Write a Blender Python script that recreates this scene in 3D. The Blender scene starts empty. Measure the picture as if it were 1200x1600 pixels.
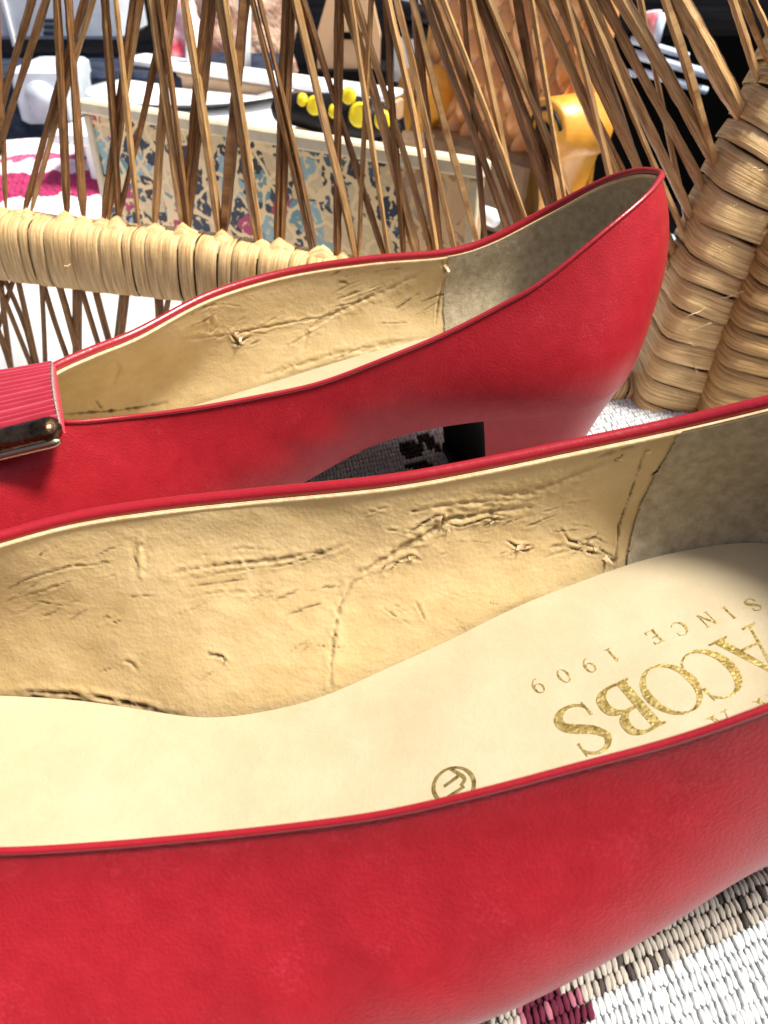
import bpy, math, random
import numpy as np
from mathutils import Vector
from mathutils.bvhtree import BVHTree
random.seed(7); RNG = np.random.default_rng(7)
S = 0.01                                   # everything below is written in centimetres
sc = bpy.context.scene
C = sc.collection
# ------------------------------------------------------------------ camera, sky, sun, exposure
PITCH = 38.0; FPX = 1209.0; CAMH = 15.0
cam_d = bpy.data.cameras.new("camera"); cam = bpy.data.objects.new("camera", cam_d); C.objects.link(cam)
cam.location = (0, 0, CAMH*S); cam.rotation_euler = (math.radians(90-PITCH), 0, 0)
cam_d.sensor_fit = 'VERTICAL'; cam_d.sensor_height = 36.0; cam_d.lens = 36.0*FPX/1600.0
cam_d.clip_start = 0.005; cam_d.clip_end = 500
cam_d.dof.use_dof = True; cam_d.dof.focus_distance = 0.17; cam_d.dof.aperture_fstop = 36
sc.camera = cam
SUN_EL, SUN_AZ = 62.0, 98.0               # azimuth measured from +Y towards +X
w = bpy.data.worlds.new("World"); sc.world = w; w.use_nodes = True
nt = w.node_tree; bg = nt.nodes["Background"]
sky = nt.nodes.new("ShaderNodeTexSky"); sky.sky_type = 'NISHITA'; sky.sun_disc = False
sky.sun_elevation = math.radians(SUN_EL); sky.sun_rotation = math.radians(SUN_AZ)
sky.air_density = 0.7; sky.dust_density = 6.0; sky.ozone_density = 0.6
nt.links.new(sky.outputs[0], bg.inputs[0]); bg.inputs[1].default_value = 0.09
sd = bpy.data.lights.new("sun", 'SUN'); sun = bpy.data.objects.new("sun", sd); C.objects.link(sun)
sd.energy = 4.7; sd.angle = math.radians(11); sd.color = (1.0, 0.95, 0.86)
az, el = math.radians(SUN_AZ), math.radians(SUN_EL)
sun.rotation_euler = Vector((math.sin(az)*math.cos(el), math.cos(az)*math.cos(el), math.sin(el))).to_track_quat('Z', 'Y').to_euler()
sun.location = (0.3, -0.2, 0.6)
sc.view_settings.view_transform = 'Standard'; sc.view_settings.look = 'None'
sc.view_settings.exposure = 0.62; sc.view_settings.gamma = 1.0

# ------------------------------------------------------------------ helpers
cp, sp = math.cos(math.radians(PITCH)), math.sin(math.radians(PITCH))
def ray(x, y):
    a = (x-600)/FPX; b = (800-y)/FPX
    return np.array([a, cp+b*sp, -sp+b*cp])
def at(x, y, z=None, Y=None):              # where the sight line of a measured point meets a height or a distance
    d = ray(x, y); t = (z-CAMH)/d[2] if z is not None else Y/d[1]
    return np.array([0, 0, CAMH]) + d*t
def proj(v):
    v = np.asarray(v, float); q = v - np.array([0, 0, CAMH])
    dep = q[..., 1]*cp - q[..., 2]*sp; up = q[..., 1]*sp + q[..., 2]*cp
    return 600+FPX*q[..., 0]/dep, 800-FPX*up/dep

MATS = {}; BLK = None
def mat(name, col, rough=0.5, metal=0.0, spec=0.5, bump=None, var=None, coat=0.0, uv=False, sheen=0.0, wear_shade=None):
    """bump: list of (kind, scale, strength, distance); var: (scale, dark colour, light colour, detail, stretch)"""
    m = bpy.data.materials.new(name); m.use_nodes = True; t = m.node_tree; N = t.nodes; L = t.links
    b = N["Principled BSDF"]; b.inputs["Base Color"].default_value = (*col, 1); b.inputs["Roughness"].default_value = rough
    b.inputs["Metallic"].default_value = metal; b.inputs["Specular IOR Level"].default_value = spec
    b.inputs["Coat Weight"].default_value = coat; b.inputs["Coat Roughness"].default_value = 0.18
    b.inputs["Sheen Weight"].default_value = sheen
    tc = N.new("ShaderNodeTexCoord"); out = tc.outputs["UV"] if uv else tc.outputs["Object"]
    colsock = None
    if var:
        mp = N.new("ShaderNodeMapping"); L.new(out, mp.inputs[0]); mp.inputs["Scale"].default_value = var[4] if len(var) > 4 else (1, 1, 1)
        no = N.new("ShaderNodeTexNoise"); no.inputs["Scale"].default_value = var[0]; no.inputs["Detail"].default_value = var[3] if len(var) > 3 else 5
        no.inputs["Roughness"].default_value = 0.65
        L.new(mp.outputs[0], no.inputs["Vector"])
        cr = N.new("ShaderNodeValToRGB"); cr.color_ramp.elements[0].position = 0.33; cr.color_ramp.elements[1].position = 0.68
        cr.color_ramp.elements[0].color = (*var[1], 1); cr.color_ramp.elements[1].color = (*var[2], 1)
        L.new(no.outputs[0], cr.inputs[0]); colsock = cr.outputs[0]
    if wear_shade:                                # dark crack insides, with the shade of creases and insole gap painted in
        at_ = N.new("ShaderNodeAttribute"); at_.attribute_name = "wear_shade"
        mx = N.new("ShaderNodeMix"); mx.data_type = 'RGBA'
        L.new(at_.outputs["Fac"], mx.inputs[0])
        if colsock: L.new(colsock, mx.inputs[6])
        else: mx.inputs[6].default_value = (*col, 1)
        mx.inputs[7].default_value = (*wear_shade, 1); colsock = mx.outputs[2]
    if colsock: L.new(colsock, b.inputs["Base Color"])
    prev = None
    for bp in (bump or []):
        kind, scale, strength, dist = bp[:4]
        mp = N.new("ShaderNodeMapping"); L.new(out, mp.inputs[0]); mp.inputs["Scale"].default_value = bp[4] if len(bp) > 4 else (1, 1, 1)
        if kind == 'voronoi':
            n = N.new("ShaderNodeTexVoronoi"); n.feature = 'SMOOTH_F1'; n.inputs["Smoothness"].default_value = 0.4
            h = n.outputs["Distance"]
        else:
            n = N.new("ShaderNodeTexNoise"); n.inputs["Detail"].default_value = 6; h = n.outputs[0]
        n.inputs["Scale"].default_value = scale; L.new(mp.outputs[0], n.inputs["Vector"])
        bm_ = N.new("ShaderNodeBump"); bm_.inputs["Strength"].default_value = strength; bm_.inputs["Distance"].default_value = dist
        L.new(h, bm_.inputs["Height"])
        if prev: L.new(prev.outputs[0], bm_.inputs["Normal"])
        prev = bm_
    if prev: L.new(prev.outputs[0], b.inputs["Normal"])
    MATS[name] = m; return m

M = {}
M['red'] = mat("red_leather", (.42, .016, .022), .34, spec=.22, var=(220, (.29, .011, .017), (.345, .015, .023), 7),
               bump=[('voronoi', 1900, .30, .00020), ('noise', 5200, .25, .0001)])
t_ = M['red'].node_tree; N_ = t_.nodes; L_ = t_.links; b_ = N_["Principled BSDF"]; src = b_.inputs["Base Color"].links[0].from_socket
tc_ = N_.new("ShaderNodeTexCoord"); n1_ = N_.new("ShaderNodeTexNoise"); n1_.inputs["Scale"].default_value = 1400; n1_.inputs["Detail"].default_value = 6; L_.new(tc_.outputs["Object"], n1_.inputs[0])
n2_ = N_.new("ShaderNodeTexNoise"); n2_.inputs["Scale"].default_value = 120; n2_.inputs["Detail"].default_value = 4; L_.new(tc_.outputs["Object"], n2_.inputs[0])
ml_ = N_.new("ShaderNodeMath"); ml_.operation = 'MULTIPLY'; L_.new(n1_.outputs[0], ml_.inputs[0]); L_.new(n2_.outputs[0], ml_.inputs[1])
rm_ = N_.new("ShaderNodeMapRange"); rm_.inputs[1].default_value = .31; rm_.inputs[2].default_value = .44; rm_.inputs[4].default_value = .13; L_.new(ml_.outputs[0], rm_.inputs[0])
mx_ = N_.new("ShaderNodeMix"); mx_.data_type = 'RGBA'; L_.new(rm_.outputs[0], mx_.inputs[0]); L_.new(src, mx_.inputs[6]); mx_.inputs[7].default_value = (.62, .085, .12, 1); L_.new(mx_.outputs[2], b_.inputs["Base Color"])
M['redseam'] = mat("red_binding", (.30, .007, .014), .28, spec=.6, coat=.25, bump=[('noise', 900, .3, .0003)])
M['ribbon'] = mat("ribbon", (.36, .010, .030), .34, spec=.65, sheen=.3, bump=[('noise', 3500, .3, .0002)])
M['bronze'] = mat("dark_metal", (.10, .06, .035), .30, metal=1.0, var=(220, (.03, .018, .010), (.26, .16, .09), 7), bump=[('noise', 260, .4, .0014)])
M['gilt'] = mat("pale_metal", (.45, .36, .24), .30, metal=1.0)
M['lining'] = mat("tan_lining", (.58, .38, .15), .43, spec=.35, var=(110, (.52, .375, .17), (.62, .465, .24), 8), wear_shade=(.06, .03, .012),
                  bump=[('voronoi', 1150, .30, .0002), ('noise', 170, .16, .0009, (1, 1, 2.2)), ('noise', 2600, .3, .00018)])
M['edge'] = mat("pale_lining_edge", (.72, .55, .30), .6, var=(300, (.60, .42, .2), (.78, .62, .38), 6), bump=[('noise', 1500, .5, .0003)])
M['suede'] = mat("suede_heel_grip", (.30, .25, .165), .92, spec=.1, var=(420, (.33, .27, .17), (.52, .45, .31), 10), wear_shade=(.05, .035, .02),
                 bump=[('noise', 2600, .6, .0004), ('noise', 400, .3, .0008)], sheen=.15)
M['insole'] = mat("cream_insole", (.46, .38, .28), .32, spec=.45, var=(45, (.42, .345, .22), (.49, .415, .28), 7),
                  bump=[('voronoi', 1300, .2, .00016), ('noise', 90, .35, .0010, (1, 2.5, 1)), ('noise', 600, .12, .0004)])
M['gold'] = mat("gold_foil", (.55, .40, .10), .42, metal=1.0, var=(700, (.28, .18, .03), (.90, .72, .28), 6), bump=[('noise', 1500, .3, .0004)])
M['black'] = mat("black_sole", (.005, .004, .004), .8, spec=.08, bump=[('noise', 900, .2, .0003)])
M['cane'] = mat("peeled_cane", (.62, .42, .19), .5, spec=.35, uv=True, var=(1.0, (.34, .18, .055), (.88, .65, .32), 9, (.55, 15, 1)),
                bump=[('noise', 1.0, .5, .0006, (.6, 20, 1)), ('noise', 1.0, .3, .0004, (6, 6, 1))])
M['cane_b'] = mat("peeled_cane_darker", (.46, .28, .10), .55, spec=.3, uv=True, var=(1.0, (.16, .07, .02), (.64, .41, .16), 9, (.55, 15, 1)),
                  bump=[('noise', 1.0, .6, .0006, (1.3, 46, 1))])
M['core'] = mat("cane_core", (.10, .055, .025), .8, var=(200, (.05, .028, .012), (.16, .09, .04), 5))
M['stick'] = mat("wicker_rod", (.20, .10, .04), .5, spec=.4, uv=True, var=(1.0, (.05, .018, .005), (.46, .235, .085), 8, (22, .9, 1)),
                 bump=[('noise', 1.0, .5, .0005, (30, 1.2, 1))])
M['stick_lit'] = mat("wicker_rod_lit", (.42, .24, .10), .5, spec=.4, uv=True, var=(1.0, (.22, .10, .032), (.78, .49, .20), 8, (22, .9, 1)),  # second rod material, the tan of sunlit rods put into the colour
                   bump=[('noise', 1.0, .5, .0005, (30, 1.2, 1))])

def mesh(name, V, faces, m, parent=None, smooth=True, uvs=None, attr=None, base=None, mats=None):
    V = np.asarray(V, float)
    if base is None: base = parent['_b'] if parent is not None else (0, 0, 0)
    me = bpy.data.meshes.new(name); me.from_pydata(((V - np.asarray(base))*S).tolist(), [], faces if isinstance(faces, list) else faces.tolist())
    if m: me.materials.append(m)
    if smooth: me.polygons.foreach_set("use_smooth", [True]*len(me.polygons))
    if uvs is not None:
        ul = me.uv_layers.new(name="UVMap"); li = np.zeros(len(me.loops), int); me.loops.foreach_get("vertex_index", li)
        ul.data.foreach_set("uv", np.asarray(uvs, float)[li].ravel())
    if attr is not None:
        a = me.attributes.new("wear_shade", 'FLOAT', 'POINT'); a.data.foreach_set("value", np.asarray(attr, float))
    me.update()
    o = bpy.data.objects.new(name, me); C.objects.link(o)
    if parent is not None: o.parent = parent
    else: o.location = np.asarray(base)*S
    return o
BASES = {}
class P(dict): pass
def thing(name, label, cat, base, group=None):
    o = bpy.data.objects.new(name, None); C.objects.link(o); o.location = np.asarray(base, float)*S; o.empty_display_size = .01
    o['label'] = label; o['category'] = cat
    if group: o['group'] = group
    BASES[o.name] = tuple(float(q) for q in base); return o
def part(name, V, faces, m, parent, **k):
    r = parent
    while r.parent is not None: r = r.parent
    return mesh(name, V, faces, m, parent, base=BASES[r.name], **k)
def tag(o, label, cat, group=None):
    o['label'] = label; o['category'] = cat
    if group: o['group'] = group
    return o
def gridf(nu, nv, closed_u=False, closed_v=False, flip=False):
    F = []
    for i in range(nu if closed_u else nu-1):
        for j in range(nv if closed_v else nv-1):
            a = i*nv+j; b = ((i+1) % nu)*nv+j; c = ((i+1) % nu)*nv+(j+1) % nv; d = i*nv+(j+1) % nv
            F.append((a, d, c, b) if flip else (a, b, c, d))
    return F
def catmull(Pt, n, arc=True):
    Pt = np.asarray(Pt, float); k = len(Pt)
    E = np.vstack([2*Pt[0]-Pt[1], Pt, 2*Pt[-1]-Pt[-2]]); out = []
    for i in range(k-1):
        p0, p1, p2, p3 = E[i:i+4]
        for t in np.linspace(0, 1, 24, endpoint=False):
            out.append(.5*((2*p1)+(p2-p0)*t+(2*p0-5*p1+4*p2-p3)*t*t+(3*p1-p0-3*p2+p3)*t**3))
    out.append(Pt[-1]); out = np.array(out)
    if n is None: return out
    d = np.r_[0, np.cumsum(np.linalg.norm(np.diff(out[:, :3], axis=0), axis=1))]; s = np.linspace(0, d[-1], n)
    return np.stack([np.interp(s, d, out[:, q]) for q in range(out.shape[1])], 1)
def resamp(curve, fr):
    d = np.r_[0, np.cumsum(np.linalg.norm(np.diff(curve, axis=0), axis=1))]; s = np.asarray(fr)*d[-1]
    return np.stack([np.interp(s, d, curve[:, q]) for q in range(curve.shape[1])], 1)
def frames(path):
    path = np.asarray(path, float); T = np.gradient(path, axis=0); T /= np.linalg.norm(T, axis=1)[:, None]+1e-12
    up = np.array([0, 0, 1.]) if abs(T[0][2]) < .8 else np.array([0, 1., 0])
    N1 = []; n = up
    for t in T:
        n = n-t*np.dot(n, t); n /= np.linalg.norm(n)+1e-12; N1.append(n)
    N1 = np.array(N1); return T, N1, np.cross(T, N1)
def tube_v(path, r, ns=8, ry=None, cap=True, phase=0.0):
    path = np.asarray(path, float); n = len(path); r = np.broadcast_to(r, (n,)); ry = r if ry is None else np.broadcast_to(ry, (n,))
    T, A, B = frames(path); an = np.arange(ns)/ns*2*math.pi+phase
    V = path[:, None, :]+A[:, None, :]*(np.cos(an)[None, :, None]*r[:, None, None])+B[:, None, :]*(np.sin(an)[None, :, None]*ry[:, None, None])
    F = gridf(n, ns, closed_v=True)
    if cap: F += [tuple(range(ns)), tuple(reversed([(n-1)*ns+i for i in range(ns)]))]
    L = np.r_[0, np.cumsum(np.linalg.norm(np.diff(path, axis=0), axis=1))]
    uv = np.stack([np.tile(np.minimum(np.arange(ns), ns-np.arange(ns))/ns, n), np.repeat(L, ns)], 1)
    return V.reshape(-1, 3), F, uv
def join(parts):
    V, F, U, o = [], [], [], 0
    for q in parts:
        V.append(q[0]); F += [tuple(i+o for i in f) for f in q[1]]; U.append(q[2] if len(q) > 2 else np.zeros((len(q[0]), 2))); o += len(q[0])
    return np.vstack(V), F, np.vstack(U)
def rbox(c, s, ax=(1, 0, 0), ay=None, bev=.08):       # chamfered box; c centre, s full sizes, ax/ay plan axes
    ax = np.array(ax, float); ax /= np.linalg.norm(ax); az_ = np.array([0, 0, 1.])
    if ay is None: ay = np.cross(az_, ax)
    ay = np.array(ay, float); ay /= np.linalg.norm(ay); az_ = np.cross(ax, ay)
    h = np.array(s)/2.; b = min(bev, h.min()*.8); V = []
    for z, ins in ((-h[2], b), (-h[2]+b, 0), (h[2]-b, 0), (h[2], b)):
        x, y = h[0]-ins, h[1]-ins; bb = b
        for (px, py) in ((x-bb, -y), (x, -y+bb), (x, y-bb), (x-bb, y), (-x+bb, y), (-x, y-bb), (-x, -y+bb), (-x+bb, -y)):
            V.append(np.array(c)+ax*px+ay*py+az_*z)
    F = gridf(4, 8, closed_v=True, flip=True)+[tuple(range(7, -1, -1)), tuple(range(24, 32))]
    return np.array(V), F
def norms(G):                                # normals of a grid G[nu,nv,3]
    du = np.gradient(G, axis=0); dv = np.gradient(G, axis=1); n = np.cross(du, dv); return n/(np.linalg.norm(n, axis=2)[..., None]+1e-12)
def vnoise(x, y, seed=0):
    """smooth value noise of two coordinates"""
    r = np.random.default_rng(seed); T = r.random((64, 64)); xi = np.floor(x).astype(int); yi = np.floor(y).astype(int)
    fx = x-xi; fy = y-yi; fx = fx*fx*(3-2*fx); fy = fy*fy*(3-2*fy)
    a = T[xi % 64, yi % 64]; b = T[(xi+1) % 64, yi % 64]; c = T[xi % 64, (yi+1) % 64]; d = T[(xi+1) % 64, (yi+1) % 64]
    return (a*(1-fx)+b*fx)*(1-fy)+(c*(1-fx)+d*fx)*fy

# ------------------------------------------------------------------ the setting: ground and cloths
def sheet(name, x0, x1, y0, y1, z, nx, ny, fn, m):
    X, Y = np.meshgrid(np.linspace(x0, x1, nx), np.linspace(y0, y1, ny), indexing='ij'); Z = z+fn(X, Y)
    return mesh(name, np.stack([X, Y, Z], 2).reshape(-1, 3), gridf(nx, ny), m)
M['ground'] = mat("dark_ground", (.005, .005, .006), 1.0, spec=0.0, var=(6, (.002, .002, .003), (.007, .007, .008), 8), bump=[('noise', 60, .4, .004)])
g = sheet("ground", -3000, 3000, -1500, 5000, -9.4, 41, 41, lambda X, Y: 0*X, M['ground']); g['kind'] = 'structure'
M['whitecloth'] = mat("white_cloth", (.86, .87, .88), .8, spec=.2, bump=[('noise', 900, .3, .0004), ('noise', 25, .5, .004)])
cl = sheet("tablecloth", -70, 24, 27.5, 95, -9.15, 90, 70, lambda X, Y: .35*vnoise(X*.12+5, Y*.12+9, 3)+.1*vnoise(X*.4+5, Y*.4+9, 4), M['whitecloth'])
tag(cl, "flat white cloth spread under the collage board and white stand", "cloth")

hf = lambda X, Y: (6.3*np.clip((Y-31.6)/.35, 0, 1)**.6+4.6*np.clip((Y-31.9)/2.9, 0, 1))*np.clip((36-.04*(X+10)-Y)/1.2, 0, 1)**.6*np.clip((X+48)/6, 0, 1)*np.clip((3.2-X)/2, 0, 1)+.5*(vnoise(X*.5+30, Y*.5+9, 3)-.5)
hp = sheet("cloth_bundle", -50, 4, 31.3, 36.6, -9.1, 160, 50, hf, M['whitecloth'])
tag(hp, "bright white folded cloth bundle seen through the rods under the cane rail", "cloth bundle")
# ------------------------------------------------------------------ woven seat blanket
def rug_colour(X, Y):
    """own colours of the weave: 0 white, 1 greige, 2 near black, 3 maroon, 4 ochre"""
    k = np.zeros(X.shape, int)
    d = (X-1.96)*(-math.sin(BA))+(Y-5.0)*math.cos(BA); a = (X-1.96)*math.cos(BA)+(Y-5.0)*math.sin(BA)
    k[(d > -.12) & (d < .68)] = 1
    k[((X-2.95)/.72)**2+((Y-5.22)/.42)**2 < 1] = 3
    pass
    for cx, cy, rx, ry in ((.95, 22.9, .45, .5), (1.5, 23.6, .3, .28), (1.25, 21.9, .5, .25), (1.75, 23.1, .3, .3), (-6, 8, 1.2, .5), (-9, 16, 1.4, .4), (9.5, 18.5, .6, .5)):
        k[((X-cx)/rx)**2+((Y-cy)/ry)**2 < 1] = 2
    return k
BA = math.radians(21.0)
RC = np.array([(.60, .62, .625), (.40, .36, .31), (.025, .018, .02), (.10, .012, .03), (.55, .45, .16)])
rug = thing("woven_blanket", "thick white woven blanket with small dark and maroon figures under both red shoes", "blanket", (0, 14, 0))
def vc_mat(name, rough):
    m = bpy.data.materials.new(name); m.use_nodes = True; N = m.node_tree.nodes; L = m.node_tree.links; b = N["Principled BSDF"]
    a = N.new("ShaderNodeAttribute"); a.attribute_name = "dye"; L.new(a.outputs["Color"], b.inputs["Base Color"]); b.inputs["Roughness"].default_value = rough
    b.inputs["Specular IOR Level"].default_value = .2
    n = N.new("ShaderNodeTexNoise"); n.inputs["Scale"].default_value = 2500; n.inputs["Detail"].default_value = 5
    tc = N.new("ShaderNodeTexCoord"); mp = N.new("ShaderNodeMapping"); mp.inputs["Rotation"].default_value = (0, 0, -BA); mp.inputs["Scale"].default_value = (1, .25, 1)
    L.new(tc.outputs["Object"], mp.inputs[0]); L.new(mp.outputs[0], n.inputs[0])
    bu = N.new("ShaderNodeBump"); bu.inputs["Strength"].default_value = .6; bu.inputs["Distance"].default_value = .0004
    L.new(n.outputs[0], bu.inputs["Height"]); L.new(bu.outputs[0], b.inputs["Normal"]); return m
M['yarn'] = vc_mat("yarn", .85)
def set_dye(o, cols):
    a = o.data.attributes.new("dye", 'FLOAT_COLOR', 'POINT'); a.data.foreach_set("color", np.c_[cols, np.ones(len(cols))].ravel())
# base cloth, then the packed stitches
X, Y = np.meshgrid(np.linspace(-21, 16, 150), np.linspace(-3, 28.3, 130), indexing='ij')
rz = lambda X, Y: .12*(vnoise(X*.16+9, Y*.16+4, 11)-.5)-.9*np.clip((Y-26.5)/1.8, 0, 1)**2
Vb = np.stack([X, Y, rz(X, Y)-.10], 2).reshape(-1, 3)
kb = rug_colour(X.ravel(), Y.ravel()); cb = RC[kb]*.8; cb[kb == 1] = (.05, .04, .035); cb[kb >= 2] *= .5
o = part("backing", Vb, gridf(150, 130), M['yarn'], rug); set_dye(o, cb)
rowp, stp = .262, .122
ca, sa = math.cos(BA), math.sin(BA); ux, uy = np.array([ca, sa]), np.array([-sa, ca])
aa, dd = np.meshgrid(np.arange(-22, 30, stp), np.arange(-10, 36, rowp), indexing='ij')
aa = aa+((np.round(dd/rowp).astype(int) % 2)*.5)*stp+RNG.normal(0, .012, aa.shape); dd = dd+RNG.normal(0, .010, dd.shape)
cx = aa*ca-dd*sa; cy = aa*sa+dd*ca; ok = (cx > -13) & (cx < 13.5) & (cy > 2.0) & (cy < 27.5); cx, cy = cx[ok], cy[ok]; n = len(cx)
th = BA+math.pi/2+RNG.normal(-.30, .10, n); l = RNG.normal(.165, .014, n); wd = RNG.normal(.072, .007, n); hh = RNG.normal(.062, .010, n)
rings = [(-1, 0), (-.72, .68), (0, 1.0), (.72, .68), (1, 0)]; pv = []
for (a, r) in rings:
    if r == 0: pv.append((a, 0, 0))
    else:
        for k in range(6): pv.append((a, r*math.cos(k*math.pi/3), r*math.sin(k*math.pi/3)))
pv = np.array(pv); pf = [(0, 1+(k+1) % 6, 1+k) for k in range(6)]
for rr in (0, 1): pf += [(1+rr*6+k, 1+rr*6+(k+1) % 6, 7+rr*6+(k+1) % 6, 7+rr*6+k) for k in range(6)]
pf += [(19, 13+k, 13+(k+1) % 6) for k in range(6)]
lx = pv[None, :, 0]*l[:, None]; ly = pv[None, :, 1]*wd[:, None]; lz = pv[None, :, 2]*hh[:, None]
V = np.stack([cx[:, None]+lx*np.cos(th)[:, None]-ly*np.sin(th)[:, None], cy[:, None]+lx*np.sin(th)[:, None]+ly*np.cos(th)[:, None],
              rz(cx, cy)[:, None]-.07+lz], 2).reshape(-1, 3)
F = []
for f in pf: F.append(np.array(f))
tri = [f for f in pf if len(f) == 3]; quad = [f for f in pf if len(f) == 4]
fl = []
offs = np.arange(n)*len(pv)
for f in tri: fl += (np.array(f)[None]+offs[:, None]).tolist()
for f in quad: fl += (np.array(f)[None]+offs[:, None]).tolist()
o = part("stitch", V, fl, M['yarn'], rug); o['kind'] = 'stuff'
kc = rug_colour(cx, cy); cc = RC[kc]*RNG.uniform(.88, 1.06, n)[:, None]
mix = (kc == 3) & (RNG.random(n) < .3); cc[mix] = (.30, .10, .14)
mix = (kc == 1) & (RNG.random(n) < .09); cc[mix] = (.06, .05, .045)
set_dye(o, np.repeat(cc, len(pv), 0))

# ------------------------------------------------------------------ shoes
def bez(p0, p1, p2, p3, t):
    t = t[None, :, None]; p0, p1, p2, p3 = (q[:, None, :] for q in (p0, p1, p2, p3))
    return (1-t)**3*p0+3*(1-t)**2*t*p1+3*(1-t)*t*t*p2+t**3*p3
def smooth_poly(px, py, pts):
    """distance and arc position of pixel-measured points to a crease line"""
    best = np.full(px.shape, 1e9); pos = np.zeros(px.shape); pts = np.asarray(pts, float)
    L = np.r_[0, np.cumsum(np.linalg.norm(np.diff(pts, axis=0), axis=1))]
    for i in range(len(pts)-1):
        a, b = pts[i], pts[i+1]; ab = b-a; t = np.clip(((px-a[0])*ab[0]+(py-a[1])*ab[1])/(ab@ab), 0, 1)
        d = np.hypot(px-a[0]-t*ab[0], py-a[1]-t*ab[1]); m_ = d < best; best[m_] = d[m_]; pos[m_] = (L[i]+t*(L[i+1]-L[i]))[m_]/L[-1]
    return best, pos

def build_shoe(label, Rf, Rn, Ff, Fn, If, In, axis, heel, creases, seam, ns=260, nv=64, bow=None, fine=()):
    root = thing("pump_shoe", label, "shoe", (np.mean([p[0] for p in Ff]), np.mean([p[1] for p in Ff]), 0), "pair of red leather pumps")
    s = np.linspace(0, 1, ns)
    gs = np.where(s < .25, s/.25*.44, .44+(s-.25)/.75*.56); k = np.ones(25)/25
    gs = np.convolve(np.pad(gs, 12, mode='reflect', reflect_type='odd'), k, 'valid'); gs[0] = 0; gs[-1] = 1
    def loop(far, near, fr):
        a = resamp(catmull(far, None), fr); b = resamp(catmull(near, None), fr); return np.vstack([a, b[-2:0:-1]])
    R = loop(Rf, Rn, s); Fe = loop(Ff, Fn, gs); I = loop(If, In, gs)
    def sm(A, n=9, it=2):
        for _ in range(it):
            A = sum(np.roll(A, q, 0) for q in range(-(n//2), n//2+1))/n
        return A
    R = sm(R, 7, 1); Fe = sm(Fe, 11, 2); I = sm(I, 11, 2)
    cen = R.mean(0); ax = np.array([*axis, 0.]); ax /= np.linalg.norm(ax)
    # outward direction of the upper from the feather loop's plan normal
    T = np.roll(Fe, -3, 0)-np.roll(Fe, 3, 0); T[:, 2] = 0; T /= np.linalg.norm(T, axis=1)[:, None]+1e-9
    out = np.stack([T[:, 1], -T[:, 0], 0*T[:, 0]], 1)
    if np.mean(np.sum(out*(Fe-cen), 1)) < 0: out = -out
    D = Fe-R; Dh = D*[1, 1, 0]; Dv = D*[0, 0, 1]
    sfull = np.r_[s, s[-2:0:-1]]
    toe = np.clip(1-sfull/.25, 0, 1)[:, None]; heelw = np.clip((sfull-.75)/.25, 0, 1)[:, None]
    P1 = R+Dh*(.15+.33*toe)+Dv*(.33-.20*toe)+out*(.10+.75*heelw)
    P2 = Fe-Dv*(.40+.12*toe)+out*(.55-.15*toe-.1*heelw)
    t = np.linspace(0, 1, nv)
    U = bez(R, P1, P2, Fe, t)
    nrm = norms(U); sgn = np.sign(np.mean(np.sum(nrm[:, nv//2]*out, 1))); nrm = nrm*sgn
    soft = (vnoise(U[..., 0]*.55+20, U[..., 2]*.8+U[..., 1]*.5+20, 5)-.5)*.03
    fold = np.exp(-((sfull-.42)/.11)**2)[:, None]*np.sin(t*math.pi)[None]**2*np.sin(U[..., 0]*3.1+U[..., 2]*2.0)*.022
    U = U+nrm*(soft+fold)[..., None]*np.sin(t*math.pi)[None, :, None]
    nc = len(R)
    part("upper", U.reshape(-1, 3), gridf(nc, nv, closed_u=True, flip=sgn < 0), M['red'], root)
    # topline binding
    off = R+np.array([0, 0, .02])+out*.0
    nearw = np.r_[np.zeros(ns), np.ones(nc-ns)]; nearw = np.convolve(np.r_[nearw[-15:], nearw, nearw[:15]], np.ones(31)/31, 'valid'); rb_ = .145-.085*nearw
    V, Fc, uv = tube_v(np.vstack([off, off[:1]]), np.r_[rb_, rb_[:1]], 12, ry=np.r_[rb_, rb_[:1]]*.85, cap=False); part("binding", V, Fc, M['redseam'], root)
    e2 = R-out*(.14-.12*nearw)[:, None]-np.array([0, 0, .085])-np.array([0, 0, .10])*np.r_[np.zeros(ns), np.ones(nc-ns)][:, None]; V, Fc, uv = tube_v(e2[:ns], .05, 8); part("lining_edge", V, Fc, M['edge'], root)
    # lining
    tl = np.linspace(0, 1, 110)
    UL = bez(R, P1, P2, Fe, tl)
    wv = (tl**1.6)[None, :, None]
    Lm = UL+wv*(I-Fe)[:, None, :]-out[:, None, :]*(.16-.13*nearw)[:, None, None]*(1-wv)-np.array([0, 0, .03])-np.array([0, 0, .10])*(nearw[:, None]*(1-tl)[None])[..., None]-np.array([0, 0, .22])*(tl**8)[None, :, None]
    # refine along the loop so that creases are crisp
    fac = 3; m_ = nc*fac; idx = np.arange(m_)/fac; i0 = np.floor(idx).astype(int) % nc; i1 = (i0+1) % nc; fr = (idx-np.floor(idx))[:, None, None]
    Lm = Lm[i0]*(1-fr)+Lm[i1]*fr
    nl = norms(Lm); sg = np.sign(np.mean(np.sum(nl[:, 55]*np.repeat(out, fac, 0), 1))); nl = -nl*sg      # towards the inside
    px, py = proj(Lm); h = np.zeros(px.shape); wear_shade = np.zeros(px.shape)
    isfar = np.zeros(px.shape, bool); isfar[:ns*fac] = True
    cr_ = random.Random(77); creases = list(creases)
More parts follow.
